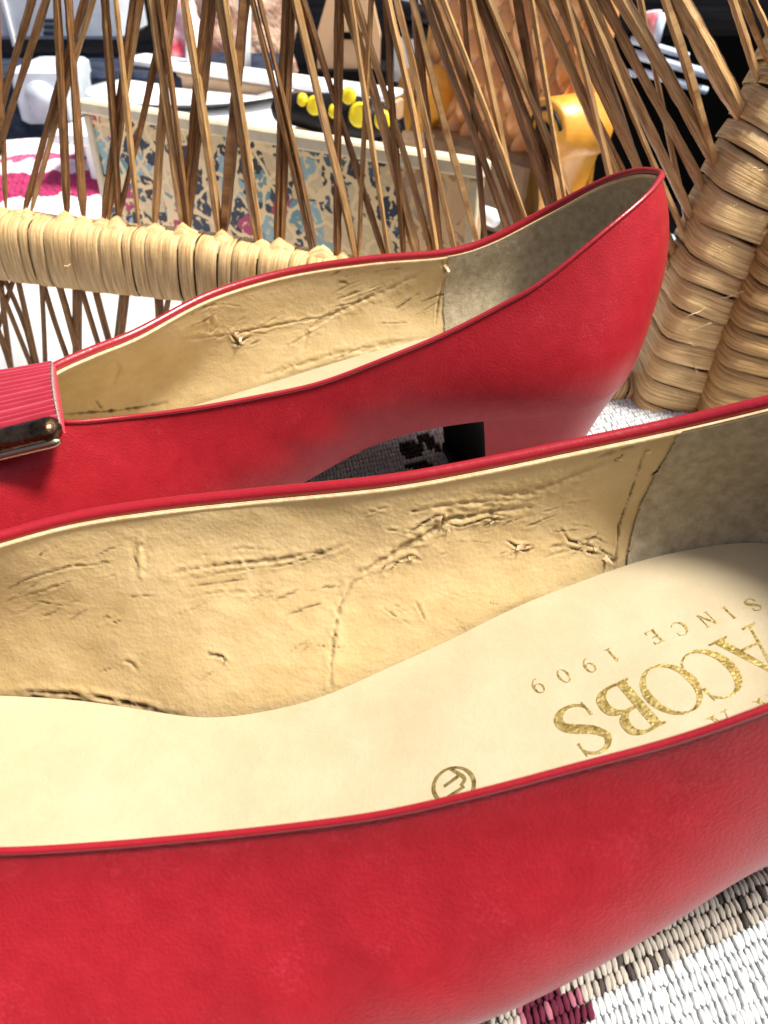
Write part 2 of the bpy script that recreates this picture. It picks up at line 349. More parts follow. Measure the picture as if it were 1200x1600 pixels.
    for (x0, x1, y0, y1, cnt, slope) in fine:
        for _ in range(cnt):
            x_, y_ = cr_.uniform(x0, x1), cr_.uniform(y0, y1); l_ = cr_.uniform(12, 60); a_ = slope+cr_.gauss(0, .22)
            creases.append(([(x_, y_), (x_+l_*.5, y_-l_*.5*math.tan(a_)+cr_.uniform(-3, 3)), (x_+l_, y_-l_*math.tan(a_))], cr_.uniform(1.8, 3.2), cr_.uniform(.010, .026), cr_.choice([0, .1, .2, .45])))
    for (pts, wpx, dep, dark) in creases:
        d, pos = smooth_poly(px, py, pts); jit = 1+.5*(vnoise(px*.09+3, py*.09+3, 21)-.5)*2
        env = np.sin(np.clip(pos, 0.02, .98)*math.pi)**.5; d = np.abs(d+ (vnoise(px*.15+7, py*.15+2, 22)-.5)*wpx*.9)
        w_ = wpx*.72*jit
        h += np.where(isfar, dep*env*.75*(-.85*np.exp(-(d/(.5*w_))**2)+.42*np.exp(-((d-1.7*w_)/(1.1*w_))**2)), 0)
        wear_shade = np.maximum(wear_shade, np.where(isfar, np.minimum(1, dark*1.7)*env*np.exp(-(d/(w_*.55))**4), 0))
    h += (vnoise(px*.035+30, py*.05+30, 31)-.5)*.014+(vnoise(px*.012+40, py*.02+40, 32)-.5)*.05
    h += (vnoise(px*.11+30, py*.16+30, 33)-.5)*.006
    edge = np.minimum(np.linspace(0, 1, 110)/.06, 1)[None]*np.minimum((1-np.linspace(0, 1, 110))/.05, 1)[None]
    Lw = Lm+nl*(h*edge)[..., None]
    ua = (Lw-np.array([seam[0], seam[1], 0]))@ax
    fuzz = .05*(vnoise(px*.2+5, py*.2+5, 41)-.5)
    tilt = seam[2]*(Lw[..., 2]-5)
    back = (ua-tilt+fuzz) > 0
    Fq = gridf(m_, 110, closed_u=True, flip=sg < 0); Fa = np.array(Fq); bq = back.reshape(-1)[Fa]
    front = Fa[~bq.all(1)]
    part("lining", Lw.reshape(-1, 3), front.tolist(), M['lining'], root, attr=wear_shade.ravel())
    bk = Fa[bq.any(1)]
    used = np.unique(bk); rm = -np.ones(m_*110, int); rm[used] = np.arange(len(used))
    Lb = (Lm+nl*(.035+.35*(h*edge)[..., None])).reshape(-1, 3)
    part("heel_grip", Lb[used], rm[bk].tolist(), M['suede'], root, attr=np.zeros(len(used)))
    # insole
    nn = 60; q = np.linspace(0, 1, nn); a = I[:ns]; b = np.vstack([I[:1], I[ns:][::-1], I[ns-1:ns]])
    G = a[:, None]*(1-q)[None, :, None]+b[:, None]*q[None, :, None]
    cup = 4*q*(1-q); G[..., 2] += -.10*cup[None]+.012*(vnoise(G[..., 0]*.9+9, G[..., 1]*.9+9, 51)-.5)
    G[..., :2] += -(G[..., :2]-G.mean(1, keepdims=True)[..., :2])*.008
    ins = part("insole", G.reshape(-1, 3), gridf(ns, nn, flip=False), M['insole'], root)
    # sole
    SB = G.copy(); a = Fe[:ns]; b = np.vstack([Fe[:1], Fe[ns:][::-1], Fe[ns-1:ns]])
    SB = a[:, None]*(1-q)[None, :, None]+b[:, None]*q[None, :, None]
    top = SB.copy(); top[..., :2] -= (top[..., :2]-top.mean(1, keepdims=True)[..., :2])*.02; bot = SB.copy(); bot[..., 2] -= .10; bot[..., :2] -= (bot[..., :2]-bot.mean(1, keepdims=True)[..., :2])*.09
    Vs = np.vstack([top.reshape(-1, 3), bot.reshape(-1, 3)]); Fs = gridf(ns, nn)+[tuple(i+ns*nn for i in f[::-1]) for f in gridf(ns, nn)]
    ring = [i*nn for i in range(ns)]+[(ns-1)*nn+j for j in range(1, nn)]+[i*nn+nn-1 for i in range(ns-2, -1, -1)]+[j for j in range(nn-2, 0, -1)]
    Fs += [(ring[i], ring[(i+1) % len(ring)], ring[(i+1) % len(ring)]+ns*nn, ring[i]+ns*nn) for i in range(len(ring))]
    part("sole", Vs, Fs, M['black'], root)
    # heel block: top contour follows the feather loop behind the breast, bottom contour is smaller and moved forward
    uF = (Fe-np.array([*heel['o'], 0]))@ax; sel = np.where(uF > heel['u'])[0]
    st = sel[np.argmax(np.diff(np.r_[sel[-1]-nc, sel]) > 1)]; rot = np.roll(np.arange(nc), -st); sel = [i for i in rot if uF[i] > heel['u']]
    topc = Fe[sel]+out[sel]*.02+np.array([0, 0, .07]); cc_ = np.array([*heel['c'], 0.]); nh = len(topc)
    hv = 26; q2 = np.linspace(0, 1, hv)
    botc = cc_+(topc-topc.mean(0))*[heel['k'], heel['k'], 0]; botc[:, 2] = .02
    e = q2[None, :, None]; w2 = 1-(1-e)**1.7
    Hb = topc[:, None]*(1-w2)+botc[:, None]*w2; Hb[..., 2] = topc[:, None, 2]*(1-q2[None])+botc[:, None, 2]*q2[None]
    base_i = nh*hv
    Fh = gridf(nh, hv, flip=True)+[tuple(i*hv+hv-1 for i in range(nh))]
    part("heel", Hb.reshape(-1, 3), Fh, M['red'], root)
    # heel breast, concave, black
    p0, p1 = Hb[0], Hb[-1]; nb = 16; qq = np.linspace(0, 1, nb)
    Bg = p0[None]*(1-qq)[:, None, None]+p1[None]*qq[:, None, None]+ax*(.45*4*qq*(1-qq))[:, None, None]
    part("heel_breast", Bg.reshape(-1, 3), gridf(nb, hv), M['black'], root)
    tip = Hb[:, -1]; Vt = np.vstack([tip, tip-[0, 0, .0]+[0, 0, .25]]); Vt[:nh] = cc_*[1, 1, 0]+(tip-cc_*[1, 1, 0])*1.03; Vt[:nh, 2] = -.02
    Vt[nh:] = Hb[:, -3]*1.0; Vt[nh:, :2] = cc_[:2]+(Vt[nh:, :2]-cc_[:2])*1.03
    part("heel_tip", Vt, [(i, (i+1) % nh, nh+(i+1) % nh, nh+i) for i in range(nh)]+[tuple(range(nh))], M['black'], root)
    if bow: build_bow(root, *bow)
    return root, ins, G

def build_bow(root, ctr, dirv, upv, half_len, half_w):
    """ribbed ribbon bow held across the throat; dirv runs across the shoe, upv is its outward normal"""
    ctr = np.array(ctr, float); d = np.array(dirv, float); d /= np.linalg.norm(d); n = np.array(upv, float); n -= d*(n@d); n /= np.linalg.norm(n); f = np.cross(n, d)
    nu, nw = 90, 40; V = []
    u = np.linspace(-1, 1, nu); v = np.linspace(0, 1, nw)
    # upper face with ribs running across, wrapping round the rear edge
    for a in u:
        for b in v:
            if b < .72: fx = half_w*(1-b/.72*2); zz = .42
            else: k = (b-.72)/.28*math.pi; fx = -half_w-.28*math.sin(k); zz = .42-.42*(1-math.cos(k))/2
            puff = .22*(1-a*a)
            rib = .035*math.sin(a*nu*.62)
            V.append(ctr+d*a*half_len+f*fx+n*(zz*(1-.25*abs(a)**3)+puff*.4+rib))
    o = part("bow_ribbon", np.array(V), gridf(nu, nw), M['ribbon'], root)
    sm = o.modifiers.new("thickness", 'SOLIDIFY'); sm.thickness = .0006

BX = [ # back shoe
 [(-9.15, 17.3, 5.15), (-9.0, 18.6, 5.2), (-8.2, 19.8, 5.2), (-7.2, 21.0, 5.2), (-5.33, 22.8, 5.6), (-3.04, 23.9, 5.9), (-.4, 24.2, 6.2), (1.9, 24.2, 6.4), (3.3, 24.35, 6.75), (4.95, 24.4, 7.6), (6.35, 23.65, 8.65), (7.1, 22.71, 9.2), (7.42, 21.7, 9.42)],
 [(-9.15, 17.3, 5.15), (-8.8, 16.3, 5.2), (-7.73, 16.1, 5.15), (-6.38, 16.6, 5.0), (-4.85, 17, 5.0), (-3.28, 17.41, 5.1), (-1.65, 17.79, 5.3), (0, 18.15, 5.8), (1.6, 18.6, 6.3), (2.96, 18.92, 6.9), (4.07, 19.15, 7.5), (5.63, 19.75, 8.6), (6.75, 20.6, 9.2), (7.42, 21.7, 9.42)],
 [(-16.3, 14.4, .9), (-15.6, 16.6, .75), (-13.5, 19.2, .6), (-10.5, 21.6, .5), (-8, 22.8, .7), (-5, 23.4, 1.5), (-2, 23.7, 2.5), (1, 24.0, 3.3), (3.5, 24.3, 3.75), (5.8, 24.3, 4.0), (7.2, 23.3, 4.2), (7.75, 21.9, 4.3)],
 [(-16.3, 14.4, .9), (-16.1, 13.2, .8), (-14.7, 12.4, .6), (-12.2, 12.8, .5), (-9, 14.4, .6), (-6, 16.1, .9), (-4, 17.2, 1.4), (-2, 18.0, 2.2), (-.6, 18.5, 2.8), (.5, 18.7, 3.15), (1.6, 18.75, 3.4), (2.9, 18.6, 3.7), (4.42, 18.5, 3.9), (5.8, 18.8, 4.1), (7.0, 19.9, 4.25), (7.75, 21.9, 4.3)]]
BI = [
 [(-15.8, 14.6, 1.4), (-15, 16.5, 1.3), (-13, 18.9, 1.2), (-10, 21.2, 1.2), (-7.6, 22.3, 1.5), (-6.3, 22.6, 1.9), (-4.4, 22.8, 2.4), (-2.2, 23.1, 3.0), (0, 23.4, 3.55), (2.2, 23.7, 4.0), (4.5, 23.9, 4.4), (6.2, 23.3, 4.6), (7.1, 22.4, 4.7), (7.3, 21.8, 4.7)],
 [(-15.8, 14.6, 1.4), (-15.3, 13.2, 1.3), (-14, 13.0, 1.2), (-12, 13.3, 1.1), (-9, 14.9, 1.2), (-6, 16.6, 1.6), (-4, 17.6, 2.1), (-2, 18.4, 2.9), (0, 19, 3.5), (2, 19.2, 4.0), (4.4, 19.1, 4.4), (5.8, 19.4, 4.6), (6.8, 20.3, 4.7), (7.3, 21.8, 4.7)]]
AX = [ # front shoe
 [(-9.9, 8.1, 5.1), (-9.7, 9.5, 5.2), (-8.9, 10.6, 5.4), (-7.4, 11.3, 5.5), (-6.0, 11.75, 5.65), (-4.37, 11.98, 5.8), (-2.49, 12.05, 6), (0, 11.95, 6.38), (1.83, 12.12, 6.65), (3.63, 12.27, 7), (5.36, 12.34, 7.4), (6.88, 12.13, 8), (8.5, 11.75, 8.8), (9.8, 10.9, 9.3), (10.4, 9.5, 9.5)],
 [(-9.9, 8.1, 5.1), (-9.5, 6.6, 5.15), (-8.0, 5.6, 5.2), (-6.5, 5.3, 5.2), (-5.05, 5.27, 5.2), (-3.82, 5.34, 5.2), (-2.54, 5.40, 5.3), (-1.26, 5.43, 5.5), (0, 5.44, 5.8), (1.21, 5.5, 6.2), (2.38, 5.6, 6.6), (3.5, 5.69, 7), (4.55, 5.8, 7.5), (6.5, 6.15, 8.35), (8.5, 6.95, 9.05), (9.9, 8.2, 9.4), (10.4, 9.5, 9.5)],
 [(-17, 6.6, .9), (-16.3, 8.7, .7), (-14, 10.6, .5), (-11, 11.6, .45), (-8.3, 11.6, .6), (-6, 11.2, .85), (-4, 10.7, 1.2), (-2, 10.6, 1.7), (0, 11.1, 2.25), (2.6, 12.0, 3.0), (5.4, 12.75, 3.6), (8, 12.8, 3.95), (9.8, 11.9, 4.1), (10.8, 10.6, 4.2), (11.2, 9.4, 4.3)],
 [(-17, 6.6, .9), (-16.6, 4.9, .8), (-14.5, 3.6, .6), (-11, 3.1, .5), (-7, 3.1, .5), (-4, 3.4, .8), (-1, 3.85, 1.5), (1.66, 4.35, 2.3), (3.76, 5.1, 2.9), (5.8, 6.0, 3.4), (8, 6.5, 3.8), (10, 7.0, 4.1), (11, 8.2, 4.25), (11.2, 9.4, 4.3)]]
AI = [
 [(-16.5, 6.8, 1.4), (-15.7, 8.4, 1.3), (-13.5, 10.1, 1.2), (-11, 10.9, 1.3), (-8.3, 10.75, 1.6), (-6.13, 10.5, 1.7), (-3.94, 9.93, 1.9), (-2.6, 9.89, 2.1), (-1.3, 10.03, 2.4), (0, 10.44, 2.8), (1.31, 10.85, 3.2), (2.64, 11.37, 3.6), (4.01, 11.82, 3.9), (5.38, 12.19, 4.2), (6.76, 12.4, 4.4), (8.04, 12.3, 4.6), (9.6, 11.4, 4.7), (10.5, 10.2, 4.75), (10.7, 9.4, 4.75)],
 [(-16.5, 6.8, 1.4), (-16, 5.2, 1.3), (-14.2, 4.2, 1.2), (-11, 3.7, 1.2), (-7, 3.8, 1.3), (-4, 4.2, 1.7), (-1, 4.6, 2.35), (1.6, 5.0, 3.1), (3.8, 5.6, 3.6), (5.8, 6.2, 4.0), (8, 6.7, 4.4), (9.7, 7.4, 4.6), (10.5, 8.4, 4.75), (10.7, 9.4, 4.75)]]
CA = [  # (polyline in photo pixels, width px, depth cm, darkness)
 ([(262, 898), (330, 884), (400, 878), (440, 874), (500, 862), (545, 850)], 5, .05, .35),
 ([(420, 886), (455, 880), (500, 866), (520, 858)], 3, .05, .6),
 ([(545, 905), (590, 880), (640, 850), (700, 812), (760, 800), (830, 790)], 7, .075, .25),
 ([(515, 1085), (520, 1000), (530, 950), (550, 912), (580, 895)], 5, .05, .25),
 ([(640, 832), (680, 806), (700, 802)], 3.5, .06, .85), ([(690, 815), (720, 822), (760, 808), (790, 812)], 3, .05, .5),
 ([(755, 822), (772, 812), (778, 806)], 3, .06, .95), ([(693, 800), (690, 830)], 3, .06, .9),
 ([(792, 845), (805, 853), (832, 852)], 3, .06, 1.0), ([(800, 852), (820, 862), (834, 856)], 2.5, .05, .6),
 ([(875, 825), (890, 845), (930, 855), (962, 872)], 3, .06, .9), ([(885, 855), (915, 862), (945, 866)], 2.5, .05, .9),
 ([(905, 845), (930, 840), (948, 850)], 4, .05, .3), ([(945, 870), (960, 876), (966, 872)], 4, .05, 1.0),
 ([(640, 870), (620, 880), (605, 895)], 3, .05, .5), ([(600, 885), (640, 868), (660, 876)], 5, .05, .25),
 ([(15, 1082), (60, 1080), (140, 1086), (200, 1098), (250, 1112), (290, 1118)], 5, .10, 1.0),  # gap between lining and insole, its black painted as shade
 ([(0, 1092), (40, 1091), (90, 1086)], 5, .06, 1.0), ([(90, 1088), (150, 1098), (200, 1108)], 3, .05, .7),
 ([(322, 1022), (345, 1025), (362, 1040)], 3, .05, .55), ([(180, 1030), (205, 1036), (215, 1048)], 5, .05, .15),
 ([(222, 905), (216, 870), (222, 832)], 8, -.05, 0.0), ([(290, 935), (340, 925), (420, 925)], 4, .03, .15),
 ([(62, 872), (64, 865), (72, 860)], 2, .03, .9), ([(524, 996), (523, 990)], 3, .03, 1.0), ([(350, 984), (349, 981)], 2, .02, .8),
 ([(300, 905), (360, 892), (430, 884)], 3, .035, .2), ([(40, 905), (110, 885), (180, 880)], 3, .03, .3), ([(10, 940), (60, 925), (120, 905)], 3, .03, .25),
 ([(650, 940), (665, 970)], 3, .03, .25), ([(1010, 700), (990, 760), (968, 820), (960, 890)], 3, .05, .5), ([(1018, 745), (1030, 735), (1032, 728)], 5, .06, 1.0),
 ([(930, 715), (960, 705), (1000, 695)], 4, .045, .25), ([(960, 720), (975, 710)], 3, .05, .6), ([(735, 775), (830, 768), (890, 745), (960, 716)], 8, .045, .1),
 ([(640, 800), (720, 785), (800, 780)], 5, .04, .1), ([(600, 950), (620, 965), (640, 975)], 2.5, .03, .4)]
CB = [
 ([(330, 490), (328, 520), (345, 505)], 5, .06, .1), ([(290, 530), (360, 522), (420, 510), (490, 498), (530, 488)], 3.5, .05, .2),
 ([(355, 515), (372, 535), (392, 525)], 3, .07, .75), ([(362, 535), (380, 540)], 2.5, .06, .7),
 ([(475, 545), (480, 515), (520, 490), (600, 455), (660, 425)], 6, .06, .12), ([(520, 480), (560, 472), (590, 455)], 3, .04, .3),
 ([(100, 648), (180, 642), (260, 630)], 4, .05, .8), ([(150, 628), (160, 640)], 4, .05, .6), ([(175, 600), (185, 580), (182, 560)], 8, .05, .05),
 ([(690, 400), (694, 425), (705, 415)], 4, .05, .3), ([(695, 430), (685, 470), (680, 515)], 3, .04, .4), ([(400, 590), (520, 555), (650, 530)], 6, .05, 0)]
CC = None
front, insA, GA = build_shoe("larger looking red leather pump nearest the camera with gold lettering on its cream insole",
    AX[0], AX[1], AX[2], AX[3], AI[0], AI[1], (1, .07), dict(o=(7.6, 9.4), u=0.0, c=(9.1, 9.9), k=.52), CA, (5.25, 12.0, .10), fine=[(0, 200, 870, 980, 16, .3), (230, 520, 850, 960, 20, .2), (560, 940, 760, 880, 30, .25), (100, 500, 960, 1080, 14, .3), (600, 760, 900, 980, 8, -.5)])
back, insB, GB = build_shoe("red leather pump behind the lettered one with a ribbed bow and dark metal bar",
    BX[0], BX[1], BX[2], BX[3], BI[0], BI[1], (.958, .285), dict(o=(2.55, 19.2), u=0.0, c=(4.7, 21.3), k=.62), CB, (2.0, 24.0, .02), fine=[(280, 600, 430, 560, 24, .25), (480, 680, 420, 500, 12, .4)])
exec_bow = True
# ------------------------------------------------------------------ bow and bar on the vamp
def ornament(root, bar_a, bar_b, rib_a, rib_b, sink):
    """bar from bar_a to bar_b (toe-ward), ribbed ribbon lying between bar and throat edge line rib_a-rib_b"""
    a, b, c, d = (np.array(q, float) for q in (bar_a, bar_b, rib_a, rib_b))
    nu, nw = 90, 200; V = []
    for i in range(nu):
        u = i/(nu-1); p0 = a*(1-u)+b*u; p1 = c*(1-u)+d*u
        V.append([p0*(1-v)+p1*v for v in np.linspace(0, 1, nw)])
    V = np.array(V); nrm = norms(V); 
    if nrm[..., 2].mean() < 0: nrm = -nrm
    vv = np.linspace(0, 1, nw)[None, :]; uu = np.linspace(0, 1, nu)[:, None]
    hgt = .20*np.sin(vv*math.pi)**.6+.055*np.abs(np.sin(vv*math.pi*15+.5*np.sin(uu*5)+.35*np.sin(vv*31)))*(.7+.5*vnoise(uu*9+vv*0+3, vv*13+uu*0+3, 71))+.0*uu
    T_ = V+nrm*hgt[..., None]
    # fold down at the heel-ward end so the ribbon has thickness
    bot = V-nrm*.18
    Vt = np.vstack([T_.reshape(-1, 3), bot.reshape(-1, 3)]); n0 = nu*nw; Fg = gridf(nu, nw)
    ring = [i*nw for i in range(nu)]+[(nu-1)*nw+j for j in range(1, nw)]+[i*nw+nw-1 for i in range(nu-2, -1, -1)]+[j for j in range(nw-2, 0, -1)]
    Fg = Fg+[tuple(i+n0 for i in f[::-1]) for f in Fg]+[(ring[i], ring[(i+1) % len(ring)], ring[(i+1) % len(ring)]+n0, ring[i]+n0) for i in range(len(ring))]
    part("bow_ribbon", Vt, Fg, M['ribbon'], root)
    # metal bar: a rounded half tube with a pale rim underneath
    dr = (b-a)/np.linalg.norm(b-a); L = np.linalg.norm(b-a); n = 40; path = [a+dr*L*k/(n-1) for k in range(n)]
    e = np.minimum(np.linspace(0, L, n), L-np.linspace(0, L, n)); rr = .30*np.sqrt(np.clip(1-(1-np.clip(e/.3, 0, 1))**2, .02, 1))
    V1, F1, _ = tube_v(np.array(path)+[0, 0, .02], rr, 20, ry=rr*1.15); bar = part("metal_bar", V1, F1, M['bronze'], root)
    V2, F2, _ = tube_v(np.array(path)+[-.0, -.22, -.22], rr*.35+.03, 10); part("bar_rim", V2, F2, M['gilt'], bar)
ornament(back, at(96, 668, z=5.55), at(-180, 735, z=4.5), at(82, 566, z=5.95), at(-190, 610, z=5.2), 0)
ornament(front, (-9.0, 5.0, 5.4), (-13.2, 4.8, 3.9), (-9.6, 7.8, 5.6), (-13.8, 7.4, 4.4), 0)

# ------------------------------------------------------------------ peeling flakes on the linings
def flakes(root, spots):
    lo = next(c for c in root.children if c.name.startswith("lining") and "edge" not in c.name); b0_ = np.array(BASES[root.name]); me = lo.data
    co = np.zeros(len(me.vertices)*3); me.vertices.foreach_get("co", co); co = co.reshape(-1, 3)/S+b0_
    bv = BVHTree.FromPolygons([tuple(v) for v in co], [tuple(p.vertices) for p in me.polygons]); fr_ = random.Random(12)
    for (x, y, size, dirn) in spots:
        d_ = Vector(ray(x, y)).normalized(); h_ = bv.ray_cast(Vector((0, 0, CAMH)), d_)
        if not h_[0]: continue
        p_ = np.array(h_[0]); n_ = np.array(h_[1]); n_ = -n_ if n_ @ np.array(d_) > 0 else n_
        t_ = np.array([math.cos(dirn), 0, math.sin(dirn)]); t_ -= n_*(t_ @ n_); t_ /= np.linalg.norm(t_); w_ = np.cross(n_, t_)
        V = []
        for i in range(7):
            u = i/6
            for j in range(4):
                v = j/3-.5; ww = (.55-.35*u+.1*fr_.uniform(-1, 1))
                V.append(p_+t_*size*(u-.2-.25*u*u)+w_*v*size*ww+n_*(.012+size*.42*u*u+.02*fr_.uniform(0, 1)))
        part("peeling_flake", V, gridf(7, 4), M['edge'], root)
flakes(front, [(692, 815, .22, .4), (768, 815, .20, 2.2), (812, 855, .26, -.4), (828, 856, .18, 2.8), (946, 872, .24, -.9), (930, 858, .16, .5), (1024, 738, .22, 1.3), (905, 848, .16, 2.0), (700, 824, .15, -1), (641, 872, .18, .2), (352, 1028, .14, -.5), (1012, 706, .16, .8), (965, 716, .14, .3), (600, 884, .12, 1.0)])
flakes(back, [(703, 402, .30, .2), (697, 415, .30, -1.2), (707, 420, .22, 2.5), (368, 520, .22, .3), (376, 528, .2, -2), (335, 484, .24, 1), (480, 520, .15, 0)])
# ------------------------------------------------------------------ gold stamping on the front insole
V_ = GA.reshape(-1, 3); bvh = BVHTree.FromPolygons([tuple(v) for v in V_], gridf(GA.shape[0], GA.shape[1]))
def on_insole_px(x, y):
    d = ray(x, y); hit = bvh.ray_cast(Vector((0, 0, CAMH)), Vector(d).normalized()); return np.array(hit[0]) if hit[0] else at(x, y, z=3.6)
def zin(x, y):
    hit = bvh.ray_cast(Vector((x, y, 30)), Vector((0, 0, -1))); return hit[0][2] if hit[0] else None
def arc(cx, cy, rx, ry, a0, a1, n=20): return [(cx+rx*math.cos(math.radians(a0+(a1-a0)*i/n)), cy+ry*math.sin(math.radians(a0+(a1-a0)*i/n))) for i in range(n+1)]
def stroke(pts, ws):
    pts = np.array(catmull(np.array(pts, float), 4*len(pts)+6) if len(pts) > 2 else [np.array(pts[0])*(1-t)+np.array(pts[1])*t for t in np.linspace(0, 1, 8)])
    ws = np.interp(np.linspace(0, 1, len(pts)), np.linspace(0, 1, len(ws)), ws)
    T = np.gradient(pts, axis=0); T /= np.linalg.norm(T, axis=1)[:, None]+1e-9; N = np.stack([-T[:, 1], T[:, 0]], 1)
    return np.vstack([pts+N*ws[:, None]/2, pts-N*ws[:, None]/2]), [(i, i+1, len(pts)+i+1, len(pts)+i) for i in range(len(pts)-1)]
TK, TN = .17, .045
GL = {
 'S': [(arc(.35, .76, .24, .21, 20, 180, 9)+[(.22, .60), (.36, .50), (.50, .41)]+arc(.35, .24, .27, .21, 25, -160, 9), [.05, .06, .12, .17, .18, .15, .06, .05]), ([(.585, .95), (.575, .68)], [.02, .05]), ([(.10, .05), (.09, .34)], [.02, .05])],
 'B': [([(.16, 0), (.16, 1)], [TK, TK]), ([(.02, .985), (.32, .985)], [TN]*2), ([(.02, .015), (.32, .015)], [TN]*2), ([(.2, .98), (.42, .97), (.56, .86), (.55, .66), (.40, .54), (.2, .52)], [TN, .06, .15, .15, .06, TN]), ([(.2, .52), (.46, .51), (.64, .38), (.62, .14), (.44, .02), (.2, .02)], [TN, .06, .17, .17, .06, TN])],
 'O': [(arc(.45, .5, .40, .49, 0, 360, 30), [.16, .03, .16, .03, .16])],
 'C': [(arc(.46, .5, .39, .49, 48, 312, 24), [.05, .04, .13, .17, .13, .04, .03]), ([(.735, .95), (.725, .68)], [.02, .06]), ([(.74, .2), (.70, .10)], [.03, .03])],
 'A': [([(.45, 1.0), (.10, .02)], [.05, .045]), ([(.42, 1.0), (.76, .02)], [.09, .17]), ([(.22, .36), (.64, .36)], [TN]*2), ([(-.03, .015), (.25, .015)], [TN]*2), ([(.58, .015), (.94, .015)], [TN]*2)],
 'J': [([(.34, 1), (.34, .25), (.28, .02), (.10, -.06), (.02, .04)], [TK, TK, .12, .05, .09]), ([(.18, .985), (.50, .985)], [TN]*2)],
 'I': [([(.2, 0), (.2, 1)], [.13]*2), ([(.08, .98), (.32, .98)], [.04]*2), ([(.08, .02), (.32, .02)], [.04]*2)],
 'N': [([(.14, 0), (.14, 1)], [.06]*2), ([(.12, 1), (.72, 0)], [.14]*2), ([(.72, 0), (.72, 1)], [.06]*2), ([(0, .015), (.27, .015)], [.04]*2), ([(.58, .985), (.84, .985)], [.04]*2)],
 'E': [([(.16, 0), (.16, 1)], [.14]*2), ([(.03, .97), (.60, .97)], [.05]*2), ([(.03, .03), (.62, .03)], [.05]*2), ([(.16, .52), (.48, .52)], [.05]*2), ([(.60, 1), (.60, .80)], [.06]*2), ([(.62, 0), (.62, .22)], [.06]*2)],
 '1': [([(.3, 0), (.3, 1)], [.13]*2), ([(.14, .84), (.3, .98)], [.05]*2), ([(.12, .02), (.48, .02)], [.04]*2)],
 '9': [(arc(.35, .66, .24, .32, 0, 360, 20), [.13, .05, .13, .05, .13]), ([(.59, .66), (.56, .30), (.36, .03), (.18, .02)], [.12, .12, .06, .05])],
 '0': [(arc(.35, .5, .26, .48, 0, 360, 24), [.14, .04, .14, .04, .14])],
}
RD = math.radians(202.5); ex = np.array([math.cos(RD), math.sin(RD)]); ey = np.array([-math.sin(RD), math.cos(RD)])
def stamp(name, glyph, xy, height, lift=.006, wide=1.0):
    parts = []; 
    for pts, ws in glyph:
        V, F = stroke(pts, ws); parts.append((V, F))
    W = max(v[0][:, 0].max() for v in parts)
    Vs, Fs, o = [], [], 0
    for i, (V, F) in enumerate(parts):
        Q = (V-[W/2, .5])*height*[wide, 1]; P3 = []
        for q in Q:
            w_ = np.array(xy)+ex*q[0]+ey*q[1]; z = zin(*w_); P3.append((w_[0], w_[1], (z if z is not None else 3.5)+lift+.0016*i))
        Vs += P3; Fs += [tuple(k+o for k in f) for f in F]; o += len(P3)
    ob = part(name, np.array(Vs), Fs, M['gold'], front, smooth=False); ob.parent = insA; return ob
for ch, (x, y) in (('S', (912, 1139)), ('B', (981, 1108)), ('O', (1047, 1077)), ('C', (1115, 1050)), ('A', (1176, 1022)), ('J', (1238, 985))):
    stamp("gold_letter", GL[ch], on_insole_px(x, y)[:2], 1.10, wide=.98)['label'] = "gold foil letter %s stamped upside down" % ch
for ch, (x, y) in (('S', (1177, 945)), ('I', (1140, 957)), ('N', (1105, 968)), ('C', (1063, 982)), ('E', (1023, 995)), ('1', (958, 1023)), ('9', (921, 1040)), ('0', (881, 1056)), ('9', (841, 1072))):
    stamp("gold_letter", GL[ch], on_insole_px(x, y)[:2], .33)['label'] = "small gold foil character %s" % ch
for (x, y) in ((1133, 1130), (1205, 1103)):
    stamp("gold_letter", GL['A'], on_insole_px(x, y)[:2], .42)
hide = [(arc(.5, .5, .48, .48, 0, 360, 36), [.07, .03, .06, .07, .03, .06, .07]), ([(.16, .30), (.46, .92), (.50, .86), (.40, .55)], [.05, .06, .04, .03]), ([(.22, .30), (.40, .12), (.46, .18)], [.05, .05, .04]),
        ([(.34, .40), (.72, .40)], [.05, .05]), ([(.36, .62), (.76, .62)], [.05, .05]), ([(.24, .12), (.3, .3)], [.04, .04])]
hide = [(arc(.5, .5, .48, .48, 0, 360, 36), [.10, .06, .09, .11, .06, .09, .10]), ([(.36, .06), (.20, .46), (.36, .60)], [.08, .10, .08]), ([(.30, .34), (.70, .40)], [.09, .08]), ([(.30, .66), (.74, .70)], [.08, .09])]
stamp("leather_mark", hide, on_insole_px(708, 1228)[:2], .72)['label'] = "small round gold leather mark"

# ------------------------------------------------------------------ rattan chair
chair = thing("rattan_chair", "wicker chair of brown crossing rods with peeled cane wrapped rails holding the shoes", "chair", (0, 29, -2))
rail_px = [(-200, 352, 31.6), (-60, 372, 30.5), (0, 381, 30), (150, 400, 29.5), (300, 416, 29), (450, 440, 28.5), (560, 462, 28), (700, 515, 27.6), (900, 600, 27.3), (1010, 660, 27.3)]
rail = catmull([at(x, y, Y=Y_) for x, y, Y_ in rail_px], 400)
f1_px = [(1010, 700, 26.5), (1035, 640, 26.6), (1065, 560, 26.7), (1100, 460, 26.9), (1136, 370, 27.1), (1170, 290, 27.3), (1216, 200, 27.6), (1256, 120, 27.9), (1300, 20, 28.3), (1330, -60, 28.6)]
post1 = catmull([at(x, y, Y=Y_) for x, y, Y_ in f1_px], 400)
f2_px = [(1105, 760, 25.4), (1130, 690, 25.5), (1165, 590, 25.6), (1205, 490, 25.8), (1245, 400, 26), (1290, 300, 26.3), (1330, 200, 26.6)]
post2 = catmull([at(x, y, Y=Y_) for x, y, Y_ in f2_px], 400)
low = catmull([(-22, 30.5, -5.5), (-12, 29.5, -5.6), (-4, 28.6, -5.8), (4, 27.8, -6.2), (10.7, 27.3, -6.6)], 100)
